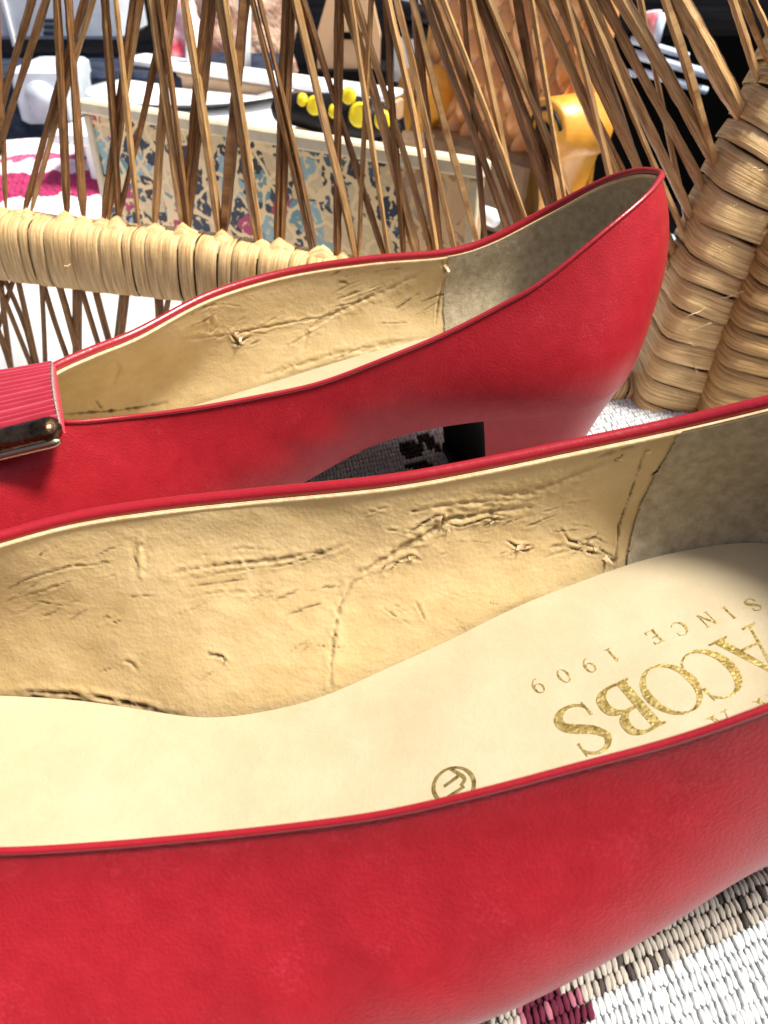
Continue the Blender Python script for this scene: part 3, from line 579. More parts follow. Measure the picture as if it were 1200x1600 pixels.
seatrail = catmull([(-22, 29.9, -7.0), (-10, 28.8, -7.2), (10.7, 26.8, -8)], 60)
def wrap_rail(path, ra, rb, bands, m, tilt=0.0, tiltb=0.0, lump=.10, bevel=.06, ns=32, nse=3.2):
    """separate cane strips wound round a rail; ra across (up), rb in depth. bands: list of (s0, s1) fractions"""
    d = np.r_[0, np.cumsum(np.linalg.norm(np.diff(path, axis=0), axis=1))]; Lt = d[-1]
    V, F, uv = tube_v(path[::6], ra*.86, 14, ry=rb*.86); part("rail_core", V, F, M['core'], chair)
    T, A, B = frames(path)
    for k, (s0, s1) in enumerate(bands):
        r = random.Random(k*7+len(path)+int(ra*100)); FR = (0, .03, .28, .52, .76, .97, 1); nw = 7; an = np.linspace(0, 2*math.pi, ns, endpoint=False)
        lift = lump*r.uniform(.5, 1.1); tj = .03 if tilt < .1 else .09; t0 = tilt+r.uniform(-tj, tj); wob = [r.uniform(-.4, .4)*tj for _ in range(4)]
        grid = np.zeros((ns, nw, 3)); uvs = np.zeros((ns, nw, 2)); u_off = r.uniform(0, 40)
        for i, a in enumerate(an):
            for j in range(nw):
                f = FR[j]; s = s0+(s1-s0)*f+t0*math.cos(a-.9)+wob[0]*math.sin(2*a)+wob[1]*math.cos(3*a)*(f-.5)
                si = np.clip(s, 0, Lt); c = np.array([np.interp(si, d, path[:, q]) for q in range(3)]); ii = int(np.clip(np.searchsorted(d, si), 0, len(path)-1))
                prof = (1-abs(2*f-1)**4)*bevel-(.02 if j in (0, nw-1) else 0)+lift*(1-f)+.012*math.sin(a*5+wob[2]*90)
                R_ = (abs(math.cos(a))**nse+abs(math.sin(a))**nse)**(-1/nse)
                grid[i, j] = c+A[ii]*math.cos(a)*(ra+prof)*R_+B[ii]*math.sin(a)*(rb+prof)*R_
                uvs[i, j] = (a*1.4+u_off, f*(s1-s0)*.9+u_off)
        Vg = grid.reshape(-1, 3)
        ob = part("cane_wrap", Vg, gridf(ns, nw, closed_u=True), m[k % len(m)], chair, uvs=uvs.reshape(-1, 2))
def bands_from(path, w0, w1, seed, gap=.03):
    L = np.linalg.norm(np.diff(path, axis=0), axis=1).sum(); r = random.Random(seed); s = 0; out = []
    while s < L:
        w_ = r.uniform(w0, w1); out.append((s, min(s+w_-gap*r.uniform(.2, 1.6), L))); s += w_
    return out
wrap_rail(rail, 1.25, 1.0, bands_from(rail, .35, 1.25, 5, .045), [M['cane']], tilt=.0, lump=.022, bevel=.004, nse=3.6)
wrap_rail(post1, 1.25, 1.42, bands_from(post1, .65, 1.15, 6, .05), [M['cane']], tilt=.30, lump=.12, bevel=.006, nse=5)
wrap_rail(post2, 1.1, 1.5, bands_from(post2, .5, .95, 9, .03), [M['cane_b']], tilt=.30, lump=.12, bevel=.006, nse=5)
V, F, uv = tube_v(low, .5, 10); part("lower_rail", V, F, M['stick'], chair, uvs=uv)

# rods: (points bottom to top in photo pixels, width px, layer, painted sunlit tan?)
RODS = [
 ([(9, 330), (5, 180), (-3, 40)], 7, 0, 0), ([(-30, 300), (2, 140), (50, 0)], 10, 1, 0), ([(-22, 300), (3, 206), (38, 100), (72, 0)], 10, 0, 0),
 ([(37, 335), (69, 200), (103, 90), (133, 0)], 10, 1, 0), ([(47, 335), (80, 200), (112, 100), (146, 0)], 8, 1, 1), ([(105, 340), (100, 180), (95, 90), (89, 0)], 13, 0, 0),
 ([(131, 345), (121, 180), (113, 80), (107, 0)], 12, 0, 0), ([(161, 350), (180, 190), (197, 80), (209, 0)], 10, 1, 0), ([(169, 350), (188, 190), (205, 80), (220, 0)], 9, 1, 1),
 ([(186, 348), (182, 200), (172, 90), (164, 0)], 11, 0, 0), ([(183, 350), (208, 260), (232, 180), (247, 95), (262, 0)], 9, 1, 0), ([(217, 352), (208, 270), (197, 160), (181, 0)], 9, -1, 1),
 ([(241, 362), (247, 180), (255, 85), (271, 0)], 12, 1, 1), ([(288, 365), (276, 270), (262, 190), (248, 90), (238, 0)], 13, 0, 1), ([(296, 365), (284, 250), (273, 150), (260, 60), (250, 0)], 9, -1, 0),
 ([(284, 372), (296, 240), (305, 160), (325, 0)], 14, 1, 0), ([(293, 372), (306, 240), (316, 150), (334, 0)], 10, 1, 0),
 ([(345, 380), (334, 280), (320, 170), (303, 80), (288, 0)], 14, 0, 1), ([(349, 376), (358, 250), (366, 150), (382, 0)], 16, 1, 0),
 ([(404, 390), (390, 280), (377, 190), (358, 90), (343, 0)], 12, 0, 1), ([(410, 390), (396, 280), (384, 190), (366, 90), (352, 0)], 8, -1, 1),
 ([(432, 396), (435, 190), (447, 0)], 11, 1, 0), ([(441, 396), (445, 190), (457, 0)], 11, 1, 0),
 ([(489, 402), (470, 300), (450, 212), (430, 130), (394, 0)], 9, 0, 0), ([(497, 402), (480, 300), (457, 195), (437, 110), (406, 0)], 8, 0, 0),
 ([(558, 410), (540, 300), (507, 185), (484, 90), (462, 0)], 12, 0, 1), ([(604, 410), (562, 280), (535, 190), (508, 110), (474, 0)], 10, 1, 0),
 ([(527, 408), (527, 180), (530, 0)], 14, 1, 0), ([(560, 410), (563, 280), (571, 140), (580, 0)], 8, 0, 1), ([(610, 420), (598, 330), (577, 200), (560, 90), (548, 0)], 8, -1, 1),
 ([(632, 420), (618, 270), (609, 180), (602, 0)], 10, 0, 0), ([(657, 420), (630, 280), (598, 160), (565, 70), (540, 0)], 14, 1, 1), ([(681, 420), (650, 275), (620, 180), (590, 100), (555, 0)], 10, 0, 1),
 ([(686, 420), (676, 300), (660, 180), (634, 90), (606, 0)], 11, -1, 1), ([(717, 420), (690, 290), (668, 190), (650, 100), (620, 0)], 10, 0, 1), ([(690, 420), (674, 240), (657, 120), (647, 0)], 12, 1, 0),
 ([(757, 420), (722, 300), (690, 200), (668, 110), (645, 0)], 10, 0, 1), ([(761, 420), (753, 280), (740, 170), (723, 0)], 9, 1, 0), ([(815, 420), (780, 310), (744, 205), (706, 120), (664, 0)], 11, 0, 0),
 ([(830, 410), (785, 275), (750, 195), (718, 110), (678, 0)], 11, 1, 1), ([(826, 420), (798, 275), (777, 180), (757, 90), (738, 0)], 10, 0, 1), ([(848, 420), (812, 300), (780, 215), (750, 140), (700, 20)], 8, -1, 1),
 ([(890, 420), (865, 310), (838, 200), (800, 105), (750, 0)], 17, 1, 0), ([(935, 420), (893, 300), (850, 190), (806, 90), (764, 0)], 11, 0, 1), ([(880, 420), (864, 300), (846, 190), (826, 90), (808, 0)], 13, 1, 0),
 ([(1020, 420), (975, 275), (930, 180), (890, 90), (844, 0)], 15, 1, 1), ([(900, 420), (880, 300), (950, 180), (960, 100), (965, 60)][0:2]+[(862, 200), (850, 120)], 8, -1, 1),
 ([(1065, 430), (1008, 260), (965, 160), (925, 80), (882, 0)], 11, 0, 1), ([(1055, 452), (1020, 330), (985, 220), (945, 100), (908, 0)], 12, 1, 1), ([(985, 420), (958, 270), (930, 150), (900, 50), (885, 0)], 10, -1, 1),
 ([(1092, 362), (1050, 280), (1000, 180), (955, 80), (922, 0)], 14, 0, 1), ([(1110, 318), (1068, 230), (1020, 150), (985, 90), (942, 0)], 10, 1, 1), ([(1128, 276), (1090, 200), (1040, 110), (1000, 50), (968, 0)], 13, 0, 1),
 ([(1132, 278), (1096, 195), (1053, 120), (1012, 60), (975, 0)], 12, 1, 1), ([(1125, 280), (1102, 190), (1075, 90), (1040, 0)], 13, -1, 1), ([(1166, 195), (1125, 125), (1092, 60), (1060, 0)], 18, 0, 1), ([(1172, 192), (1130, 110), (1098, 50), (1070, 0)], 12, 1, 1),
 ([(1084, 392), (1048, 240), (1025, 120), (1000, 0)], 8, 1, 1), ([(1082, 395), (1056, 340), (1020, 262), (990, 190), (940, 60)], 9, -1, 1), ([(1070, 426), (1040, 350), (1005, 280), (960, 190)], 9, 0, 1), ([(1066, 452), (1050, 405), (1030, 360), (990, 300)], 8, 1, 1),
 ([(1185, 128), (1165, 60), (1145, 0)], 12, 0, 1), ([(1200, 100), (1180, 50), (1160, 0)], 9, 1, 1), ([(1208, 70), (1195, 30), (1178, 0)], 8, 0, 1),
]
def y_plane(x): return np.interp(x, [-200, 0, 300, 560, 900, 1100, 1200], [31.4, 30.1, 29.1, 28.2, 27.5, 27.3, 27.6])
yb_ref = lambda x: np.interp(x, [0, 300, 560, 700, 1000, 1060, 1130, 1200], [350, 380, 410, 420, 430, 430, 280, 110])
for k, (pts, wpx, lay, tan) in enumerate(RODS):
    P3 = []
    ys = [p[1] for p in pts]
    ext = [(x*.3+.7*(pts[0][0]+(pts[-1][0]-pts[0][0])*(pts[0][1]-y)/(pts[0][1]-pts[-1][1])), y) for x, y in pts]
    dx = (pts[-1][0]-pts[0][0])/abs(pts[-1][1]-pts[0][1]); ext.append((ext[-1][0]+dx*(ext[-1][1]+165), -165))
    for (x, y) in ext:
        rise = max(0, pts[0][1]-y)
        Yp = y_plane(x)+rise*.0022+lay*.17*min(1, rise/60)
        P3.append(at(x, y, Y=Yp))
    path = catmull(P3, 26); dep = P3[0][1]*cp-(P3[0][2]-CAMH)*sp; r0 = wpx*1.42*dep/FPX/2
    rr = r0*(1+.09*np.sin(np.linspace(0, 9, 26)+k)+.10*np.array([random.Random(k*31+q).uniform(-1, 1) for q in range(26)])); rr[0] *= .35; rr[1] *= .8
    V, F, uv = tube_v(path, rr, 5+k%2, ry=rr*.72, phase=k*.7); part("wicker_rod", V, F, M['stick_lit'] if tan else M['stick'], chair, smooth=False, uvs=uv+[k*3.1, k*1.7])
kn_r = random.Random(4)
dr_ = np.r_[0, np.cumsum(np.linalg.norm(np.diff(rail, axis=0), axis=1))]
for k, (pts, wpx, lay, tan) in enumerate(RODS):
    x = pts[0][0]
    if not (-20 < x < 640) or lay < 0: continue
    pxr, pyr = proj(rail); i_ = int(np.argmin(abs(pxr-x-10))); c_ = rail[i_]; hw = kn_r.uniform(.20, .42); hh_ = kn_r.uniform(.15, .36)
    V = []; prof_ = [(-1, 0), (-.55, .55), (0.05, 1), (.5, .6), (1, 0)]
    for a, b in prof_:
        for yy, zz in ((-.75, -.25), (-.45, .0), (0, .12), (.45, .0), (.75, -.25)): V.append((c_[0]+a*hw+.1*yy, c_[1]+yy*(.9-.25*b), c_[2]+1.27+zz*1.3+b*hh_*(1-abs(yy)*.5)-.12))
    part("cane_knot", V, gridf(5, 5, flip=True), M['cane'], chair, uvs=[(q[0]*.4, q[1]*.8) for q in V])
LOW = [([(-20, 400), (16, 490), (48, 570)], 7), ([(1, 430), (5, 480), (18, 580)], 8), ([(25, 425), (40, 490), (60, 580)], 8), ([(0, 420), (38, 507), (58, 585)], 7), ([(64, 430), (68, 500), (72, 600)], 7),
       ([(64, 430), (85, 500), (116, 590)], 8), ([(88, 430), (103, 480), (120, 545)], 10), ([(121, 430), (121, 500), (121, 600)], 14), ([(124, 440), (142, 500), (170, 590)], 8), ([(146, 440), (160, 495), (178, 560)], 10),
       ([(197, 440), (190, 500), (180, 580)], 15), ([(247, 450), (250, 500), (254, 580)], 13), ([(266, 450), (259, 490), (245, 560)], 8), ([(296, 450), (286, 480), (270, 540)], 8), ([(-10, 500), (8, 545), (22, 590)], 9), ([(20, 440), (-5, 520), (-20, 580)], 7),
       ([(340, 460), (350, 520), (360, 600)], 9), ([(400, 470), (390, 540), (380, 600)], 9), ([(460, 470), (470, 540), (480, 600)], 9), ([(520, 480), (515, 560), (510, 620)], 9), ([(600, 480), (610, 560), (615, 620)], 9)]
for k, (pts, wpx) in enumerate(LOW):
    P3 = [at(x, y, Y=y_plane(x)-.1+(.12 if k % 2 else -.12)) for (x, y) in pts]
    e_ = P3[-1]+(P3[-1]-P3[-2])/np.linalg.norm(P3[-1]-P3[-2])*(max(0, P3[-1][2]+5.8)*1.05); P3.append(e_)
    path = catmull(P3, 16); r0 = wpx*1.35*31/FPX/2
    V, F, uv = tube_v(path, r0, 7, ry=r0*.8, phase=k); part("wicker_rod", V, F, M['stick'], chair, uvs=uv+[k*2.1+50, k*1.3])

fb = random.Random(19)
for k in range(26):
    pth = post1 if k % 2 else (rail if k % 4 else post2); c_ = pth[fb.randrange(60, 330)]
    a_ = fb.uniform(-1.9, -1.2) if pth is not rail else fb.uniform(-1.9, -1.4); st_ = np.array([c_[0]+fb.uniform(-1, 1), c_[1]-1.36 if pth is not rail else c_[1]-1.02, c_[2]+fb.uniform(-.5, .8)])
    v_ = np.array([fb.uniform(-1, 1), -.3, fb.uniform(-.7, .7)]); L_ = fb.uniform(.3, .9)
    P3 = [st_, st_+v_*L_*.4+[0, -.05, 0], st_+v_*L_*.75+[0, -.10, .1], st_+v_*L_+[0, .02, .02]]
    V, F, uv = tube_v(catmull(P3, 10), .018, 4); part("loose_fibre", V, F, M['edge'], chair)
# ------------------------------------------------------------------ things behind the chair
def paper_mat(name, scale, warm):
    """flat printed collage: cream paper with blue, black, teal and pink scraps"""
    m = bpy.data.materials.new(name); m.use_nodes = True; N = m.node_tree.nodes; L = m.node_tree.links; b = N["Principled BSDF"]; b.inputs["Roughness"].default_value = .5
    tc = N.new("ShaderNodeTexCoord")
    wn = N.new("ShaderNodeTexNoise"); wn.inputs["Scale"].default_value = scale*1.5; wn.inputs["Detail"].default_value = 3; L.new(tc.outputs["UV"], wn.inputs[0])
    ad = N.new("ShaderNodeMix"); ad.data_type = 'VECTOR'; ad.inputs[0].default_value = .06; L.new(tc.outputs["UV"], ad.inputs[4]); L.new(wn.outputs[1], ad.inputs[5])
    v1 = N.new("ShaderNodeTexVoronoi"); v1.inputs["Scale"].default_value = scale; v1.distance = 'CHEBYCHEV'; L.new(ad.outputs[1], v1.inputs[0])
    v2 = N.new("ShaderNodeTexVoronoi"); v2.feature = 'DISTANCE_TO_EDGE'; v2.inputs["Scale"].default_value = scale*.8; L.new(ad.outputs[1], v2.inputs[0])
    sep = N.new("ShaderNodeSeparateColor"); L.new(v1.outputs["Color"], sep.inputs[0])
    cr = N.new("ShaderNodeValToRGB"); cr.color_ramp.interpolation = 'CONSTANT'; E = cr.color_ramp.elements
    stops = [(0, (.72, .58, .32)), (.12, (.010, .03, .06)), (.27, (.30, .48, .50)), (.36, (.72, .58, .33)), (.47, (.015, .018, .022)), (.60, (.05, .11, .15)), (.72, (.14, .30, .32)), (.78, (.01, .03, .06)), (.90, (.70, .54, .28)), (.955, (.45, .05, .13))]
    E[0].position = 0; E[0].color = (*stops[0][1], 1); E[1].position = stops[1][0]; E[1].color = (*stops[1][1], 1)
    for p, c in stops[2:]: e = E.new(p); e.color = (*c, 1)
    L.new(sep.outputs[0], cr.inputs[0])
    fn = N.new("ShaderNodeTexNoise"); fn.inputs["Scale"].default_value = scale*3.5; fn.inputs["Detail"].default_value = 4; L.new(tc.outputs["UV"], fn.inputs[0])
    th = N.new("ShaderNodeMath"); th.operation = 'GREATER_THAN'; th.inputs[1].default_value = .585; L.new(fn.outputs[0], th.inputs[0])
    mx = N.new("ShaderNodeMix"); mx.data_type = 'RGBA'; L.new(th.outputs[0], mx.inputs[0]); L.new(cr.outputs[0], mx.inputs[6]); mx.inputs[7].default_value = (.86, .67, .34, 1)
    lt = N.new("ShaderNodeMath"); lt.operation = 'LESS_THAN'; lt.inputs[1].default_value = .06; L.new(v2.outputs["Distance"], lt.inputs[0])
    m2 = N.new("ShaderNodeMix"); m2.data_type = 'RGBA'; L.new(lt.outputs[0], m2.inputs[0]); L.new(mx.outputs[2], m2.inputs[6]); m2.inputs[7].default_value = (.88, .70, .38, 1)
    # warm orange sheet at the right end
    sx = N.new("ShaderNodeSeparateXYZ"); L.new(ad.outputs[1], sx.inputs[0])
    g1 = N.new("ShaderNodeMath"); g1.operation = 'GREATER_THAN'; g1.inputs[1].default_value = warm; L.new(sx.outputs[0], g1.inputs[0])
    g2 = N.new("ShaderNodeMath"); g2.operation = 'MULTIPLY'; L.new(g1.outputs[0], g2.inputs[0]); g2.inputs[1].default_value = .62
    m3 = N.new("ShaderNodeMix"); m3.data_type = 'RGBA'; L.new(g2.outputs[0], m3.inputs[0]); L.new(m2.outputs[2], m3.inputs[6]); m3.inputs[7].default_value = (.74, .46, .22, 1)
    L.new(m3.outputs[2], b.inputs["Base Color"]); return m
M['collage'] = paper_mat("collage_print", 8.0, 2.05)
M['cream'] = mat("cream_paint", (.70, .62, .42), .5, var=(60, (.56, .50, .34), (.78, .70, .50), 6))
a0 = np.array([-17.3, 49.5]); b0 = np.array([4.2, 35.8]); ld = b0-a0; Lf = np.linalg.norm(ld); ld /= Lf; nd = np.array([-ld[1], ld[0]]); nd = nd if nd[1] > 0 else -nd
box = thing("collage_panel", "low board covered in torn comic paper with a cream top ledge", "decorated board", (*(a0+ld*Lf/2), -9))
n1, n2 = 40, 20; Vp = []; uvp = []
for i in range(n1):
    for j in range(n2):
        u, v = i/(n1-1), j/(n2-1); p = a0+ld*Lf*u; Vp.append((p[0], p[1], -8.9+14.6*v)); uvp.append((u*2.55, v*1.46))
Vq = [(x+nd[0]*.5, y+nd[1]*.5, z) for x, y, z in Vp]; o1 = n1*n2
ring = [i*n2 for i in range(n1)]+[(n1-1)*n2+j for j in range(1, n2)]+[i*n2+n2-1 for i in range(n1-2, -1, -1)]+[j for j in range(n2-2, 0, -1)]
Fp = gridf(n1, n2)+[tuple(q+o1 for q in f[::-1]) for f in gridf(n1, n2)]+[(ring[i], ring[(i+1) % len(ring)], ring[(i+1) % len(ring)]+o1, ring[i]+o1) for i in range(len(ring))]
part("printed_face", np.array(Vp+Vq), Fp, M['collage'], box, smooth=False, uvs=np.array(uvp+uvp))
c = a0+ld*Lf/2+nd*.15
V, F = rbox((c[0], c[1], 6.0), (Lf+.5, 1.0, .7), ax=(*ld, 0), bev=.12); part("top_ledge", V, F, M['cream'], box, smooth=False)
for e_, s_ in ((a0, 1), (b0, -1)):
    c = e_+ld*.22*s_-nd*.06; V, F = rbox((c[0], c[1], -1.7), (.5, .25, 14.5), ax=(*ld, 0), bev=.06); part("side_strip", V, F, M['cream'], box, smooth=False)

# white stand with the oval plate
M['white'] = mat("white_paint", (.84, .86, .88), .35, bump=[('noise', 90, .1, .001)])
M['porcelain'] = mat("porcelain", (.88, .88, .89), .12, spec=.6)
M['darkblue'] = mat("dark_blue_cloth", (.015, .018, .035), .7, var=(40, (.006, .008, .015), (.035, .04, .07), 6))
st = thing("display_stand", "low white stand behind the collage board carrying the white plate", "stand", (-8, 66, -9))
V, F = rbox((-12.5, 66, 1.9), (21, 15, .8), ax=(1, -.18, 0), bev=.15); part("stand_top", V, F, M['white'], st, smooth=False)
for x_, y_ in ((-21.5, 62), (-20.5, 74), (-4, 60), (-3.2, 68.5)):
    V, F = rbox((x_, y_, -3.8), (1.2, 1.2, 10.4), bev=.15); part("leg", V, F, M['white'], st, smooth=False)
pl = []; rp = [(0, .1), (.5, .1), (.62, .16), (.72, .5), (.95, .82), (1.0, .9), (1.0, .98), (.93, .93), (.72, .62), (.62, .3), (0, .26)]
an = np.linspace(0, 2*math.pi, 72, endpoint=False); pc = at(300, 138, z=3.2)
V = np.array([[(pc[0]+math.cos(a)*r*8.6, pc[1]+math.sin(a)*r*6.9-.0, 2.3+z) for r, z in rp] for a in an])
pt = mesh("oval_plate", V.reshape(-1, 3), gridf(72, len(rp), closed_u=True), M['porcelain'], base=(pc[0], pc[1], 2.3)); tag(pt, "large white oval plate lying on the white stand", "plate")
pt.data.flip_normals()

# silver appliances, left
M['silver'] = mat("pale_plastic", (.58, .64, .70), .4, var=(30, (.48, .55, .63), (.70, .76, .82), 4))
M['navy'] = mat("navy_panel", (.02, .03, .055), .8, spec=.1, var=(80, (.010, .014, .03), (.04, .055, .09), 5))  # dark navy of the crate, vent slots and radio panel
def appliance(pxs, Yd, depth, label, cat, name, deco):
    (x0, y0), (x1, y1) = pxs; A_ = at(x0, y1, Y=Yd); B_ = at(x1, y0, Y=Yd); c = (A_+B_)/2; wz = B_-A_
    t = thing(name, label, cat, (c[0], Yd+depth/2, A_[2])); V, F = rbox((c[0], Yd+depth/2, c[2]), (abs(wz[0]), depth, abs(wz[2])), bev=.3); body = part("body", V, F, M['silver'], t, smooth=False)
    for (kind, px, py, sx, sy, mm) in deco:
        q = at(px, py, Y=Yd-.06)
        kpx = (Yd*cp-(q[2]-CAMH)*sp)/FPX
        if kind == 'box': V, F = rbox((q[0], Yd-.05, q[2]), (sx*kpx, .5, sy*kpx), bev=.05); part("panel", V, F, mm, t, smooth=False)
        else:
            ring_ = [(q[0]+math.cos(a)*sx*kpx/2, Yd-.15, q[2]+math.sin(a)*sx*kpx/2) for a in np.linspace(0, 2*math.pi, 33)]
            V, F, _ = tube_v(ring_, .16, 8, cap=False); part("dial_ring", V, F, mm, t)
            V, F, _ = tube_v([(q[0], Yd-.05, q[2]), (q[0], Yd-.35, q[2])], sx*kpx/2, 32); part("dial", V, F, M['silver'], t)
appliance(((-40, -30), (180, 62)), 84, 9, "pale blue grey appliance with a louvred vent, at top left behind the rods", "appliance", "vented_appliance",
          [('box', 80, 32, 22, 5, M['navy']), ('box', 80, 42, 22, 5, M['navy']), ('box', 80, 52, 22, 5, M['navy']), ('box', 10, 18, 6, 95, M['white'])])
appliance(((34, 108), (98, 195)), 70, 7, "small pale grey box with a round dial above the pink knit", "radio", "radio",
          [('ring', 66, 155, 46, 0, M['silver']), ('box', 62, 167, 30, 5, M['navy'])])
V, F = rbox((-30, 82, -2.5), (40, 12, 12.5), bev=.4); nb = mesh("dark_crate", V, F, M['navy'], smooth=False, base=(-30, 82, -9)); tag(nb, "dark navy crate below the vented appliance at the left", "crate")
nb2 = None
# pink and white folded knit
M['knit'] = None
def knit_mat():
    m = bpy.data.materials.new("pink_white_knit"); m.use_nodes = True; N = m.node_tree.nodes; L = m.node_tree.links; b = N["Principled BSDF"]; b.inputs["Roughness"].default_value = .9
    tc = N.new("ShaderNodeTexCoord"); sx = N.new("ShaderNodeSeparateXYZ"); L.new(tc.outputs["UV"], sx.inputs[0])
    n = N.new("ShaderNodeTexNoise"); n.inputs["Scale"].default_value = 14; n.inputs["Detail"].default_value = 4; L.new(tc.outputs["UV"], n.inputs[0])
    a = N.new("ShaderNodeMath"); a.operation = 'MULTIPLY_ADD'; a.inputs[1].default_value = .10; L.new(n.outputs[0], a.inputs[0]); L.new(sx.outputs[1], a.inputs[2])
    cr = N.new("ShaderNodeValToRGB"); cr.color_ramp.interpolation = 'CONSTANT'; E = cr.color_ramp.elements
    st_ = [(0, (.80, .16, .34)), (.16, (.82, .80, .86)), (.34, (.80, .48, .66)), (.42, (.84, .82, .88)), (.70, (.36, .02, .10)), (.82, (.80, .62, .72)), (.90, (.40, .08, .18)), (.94, (.80, .70, .76))]
    E[0].color = (*st_[0][1], 1); E[1].position = st_[1][0]; E[1].color = (*st_[1][1], 1)
    for p, c_ in st_[2:]: e = E.new(p); e.color = (*c_, 1)
    L.new(a.outputs[0], cr.inputs[0]); L.new(cr.outputs[0], b.inputs["Base Color"])
    v = N.new("ShaderNodeTexNoise"); v.inputs["Scale"].default_value = 45; L.new(tc.outputs["UV"], v.inputs[0]); bu = N.new("ShaderNodeBump"); bu.inputs["Strength"].default_value = .9; bu.inputs["Distance"].default_value = .006
    L.new(v.outputs[0], bu.inputs["Height"]); L.new(bu.outputs[0], b.inputs["Normal"]); return m
M['knit'] = knit_mat()
V, U_ = [], []; nx, ny = 50, 60
for i in range(nx):
    for j in range(ny):
        u, v = i/(nx-1), j/(ny-1); x_ = -46+27.2*u; y_ = 44+24*v; z_ = -8.2+8.5*v+1.2*math.sin(v*math.pi*3.5)*.4+.5*math.sin(u*7+v*3)
        V.append((x_, y_, z_)); U_.append((u*1.2, v))
kn = mesh("knitted_blanket", V, gridf(nx, ny), M['knit'], uvs=U_, base=(-32, 50, -8)); tag(kn, "folded pink and white knit with a dark pink stripe, left of the collage board", "knit blanket")
sm_ = kn.modifiers.new("thickness", 'SOLIDIFY'); sm_.thickness = .012; sm_.offset = -1

# wooden shelf board behind the plate
M['board'] = mat("tan_board", (.50, .32, .18), .5, var=(12, (.40, .24, .13), (.58, .40, .25), 6, (1, 8, 8)))
p = at(205, 105, Y=79); q = at(620, 165, Y=68); c = (p+q)/2; dr = q-p
V, F = rbox((c[0], c[1]+1, c[2]-.6), (np.linalg.norm(dr), 3, 1.6), ax=dr, ay=(-dr[1], dr[0], 0), bev=.15); wb = mesh("shelf_board", V, F, M['board'], smooth=False, base=(c[0], c[1], c[2]))
tag(wb, "tan wooden board lying behind the white plate", "board")
wl = p+np.array([0, 0, .7])
V, F = rbox((c[0], c[1]+1, c[2]+.55), (np.linalg.norm(dr)*.99, 3.3, .5), ax=dr, ay=(-dr[1], dr[0], 0), bev=.1); o = mesh("board_edging", V, F, M['white'], smooth=False, base=(c[0], c[1], c[2])); o.parent = wb; o.location = (0, 0, 0)
# spotted plush cushion with white posts
M['plush'] = mat("spotted_plush", (.55, .36, .22), .9, var=(32, (.22, .08, .03), (.80, .60, .46), 5), bump=[('noise', 60, .9, .01)])
def blob(c, r, m, name, label, cat, lump=.12, seed=1, nu=40, nvv=26, cells=.35):
    c = np.array(c, float); V = []
    for i in range(nu):
        for j in range(nvv):
            a = i/nu*2*math.pi; b = -math.pi/2+math.pi*j/(nvv-1); d = np.array([math.cos(b)*math.cos(a), math.cos(b)*math.sin(a), math.sin(b)])
            k = 1+lump*(float(vnoise(np.array([d[0]*3+9.]), np.array([d[2]*3+d[1]*2+9.]), seed)[0])-.5)*2; V.append(c+d*np.array(r)*k)
    o = mesh(name, V, gridf(nu, nvv, closed_u=True), m, base=(c[0], c[1], c[2]-r[2])); 
    if label: tag(o, label, cat)
    return o
q = at(385, 55, Y=92); blob(q, (5.5, 4, 6.5), M['plush'], "plush_cushion", "brown spotted plush cushion between white posts, upper middle", "cushion", .2, 3)
q = at(330, 60, Y=97); blob(q, (3.6, 3, 5.5), M['plush'], "plush_cushion", "smaller brown plush cushion left of the spotted one, half hidden by rods", "cushion", .2, 8)
for (x0, y0, y1, lab) in ((382, -60, 150, "white post in front of the spotted plush cushion"), (300, 30, 125, "short white post left of the plush cushions")):
    t_, b_ = at(x0, y0, Y=78), at(x0, y1, Y=78); V, F, _ = tube_v([b_, (b_+t_)/2, t_], .55, 12); tag(mesh("white_post", V, F, M['white'], base=b_), lab, "post")
M['pinkred'] = mat("red_print_cloth", (.6, .04, .08), .8, var=(40, (.72, .05, .10), (.86, .84, .86), 3))
q = at(282, 65, Y=86); blob(q, (2.2, 1.5, 3.6), M['pinkred'], "crumpled_cloth", "small crumpled red and white cloth beside the plush cushions", "cloth", .35, 5)
# peach board with a slot
M['peach'] = mat("peach_plastic", (.78, .50, .28), .45)
c = at(545, 60, Y=84); t = thing("peach_box", "peach coloured box with a dark hand slot, between the rods at top centre", "box", (c[0], 86, c[2]-5))
k_ = (84*cp-(c[2]-CAMH)*sp)/FPX
prof = [(-52, -52), (48, -58), (50, 0), (30, 78), (-20, 84), (-48, 10)]
V = [(c[0]+x*k_, 84+d_, c[2]+y*k_) for d_ in (0, 4) for x, y in prof]; F = [tuple(range(6)), tuple(range(11, 5, -1))]+[(i, i+6, (i+1) % 6+6, (i+1) % 6) for i in range(6)]
part("body", V, F, M['peach'], t, smooth=False)
q = at(545, 56, Y=83.9); V, F = rbox((q[0], 84, q[2]), (44*k_, .3, 10*k_), bev=.05); part("slot", V, F, M['black'], t, smooth=False)
V, F = rbox((c[0], 86, at(540, 121, Y=84)[2]), (118*k_, 6, 1.5), bev=.1); tag(mesh("dark_tray", V, F, M['black'], smooth=False, base=(c[0], 86, at(540, 125, Y=84)[2])), "thin black tray under the peach box", "tray")
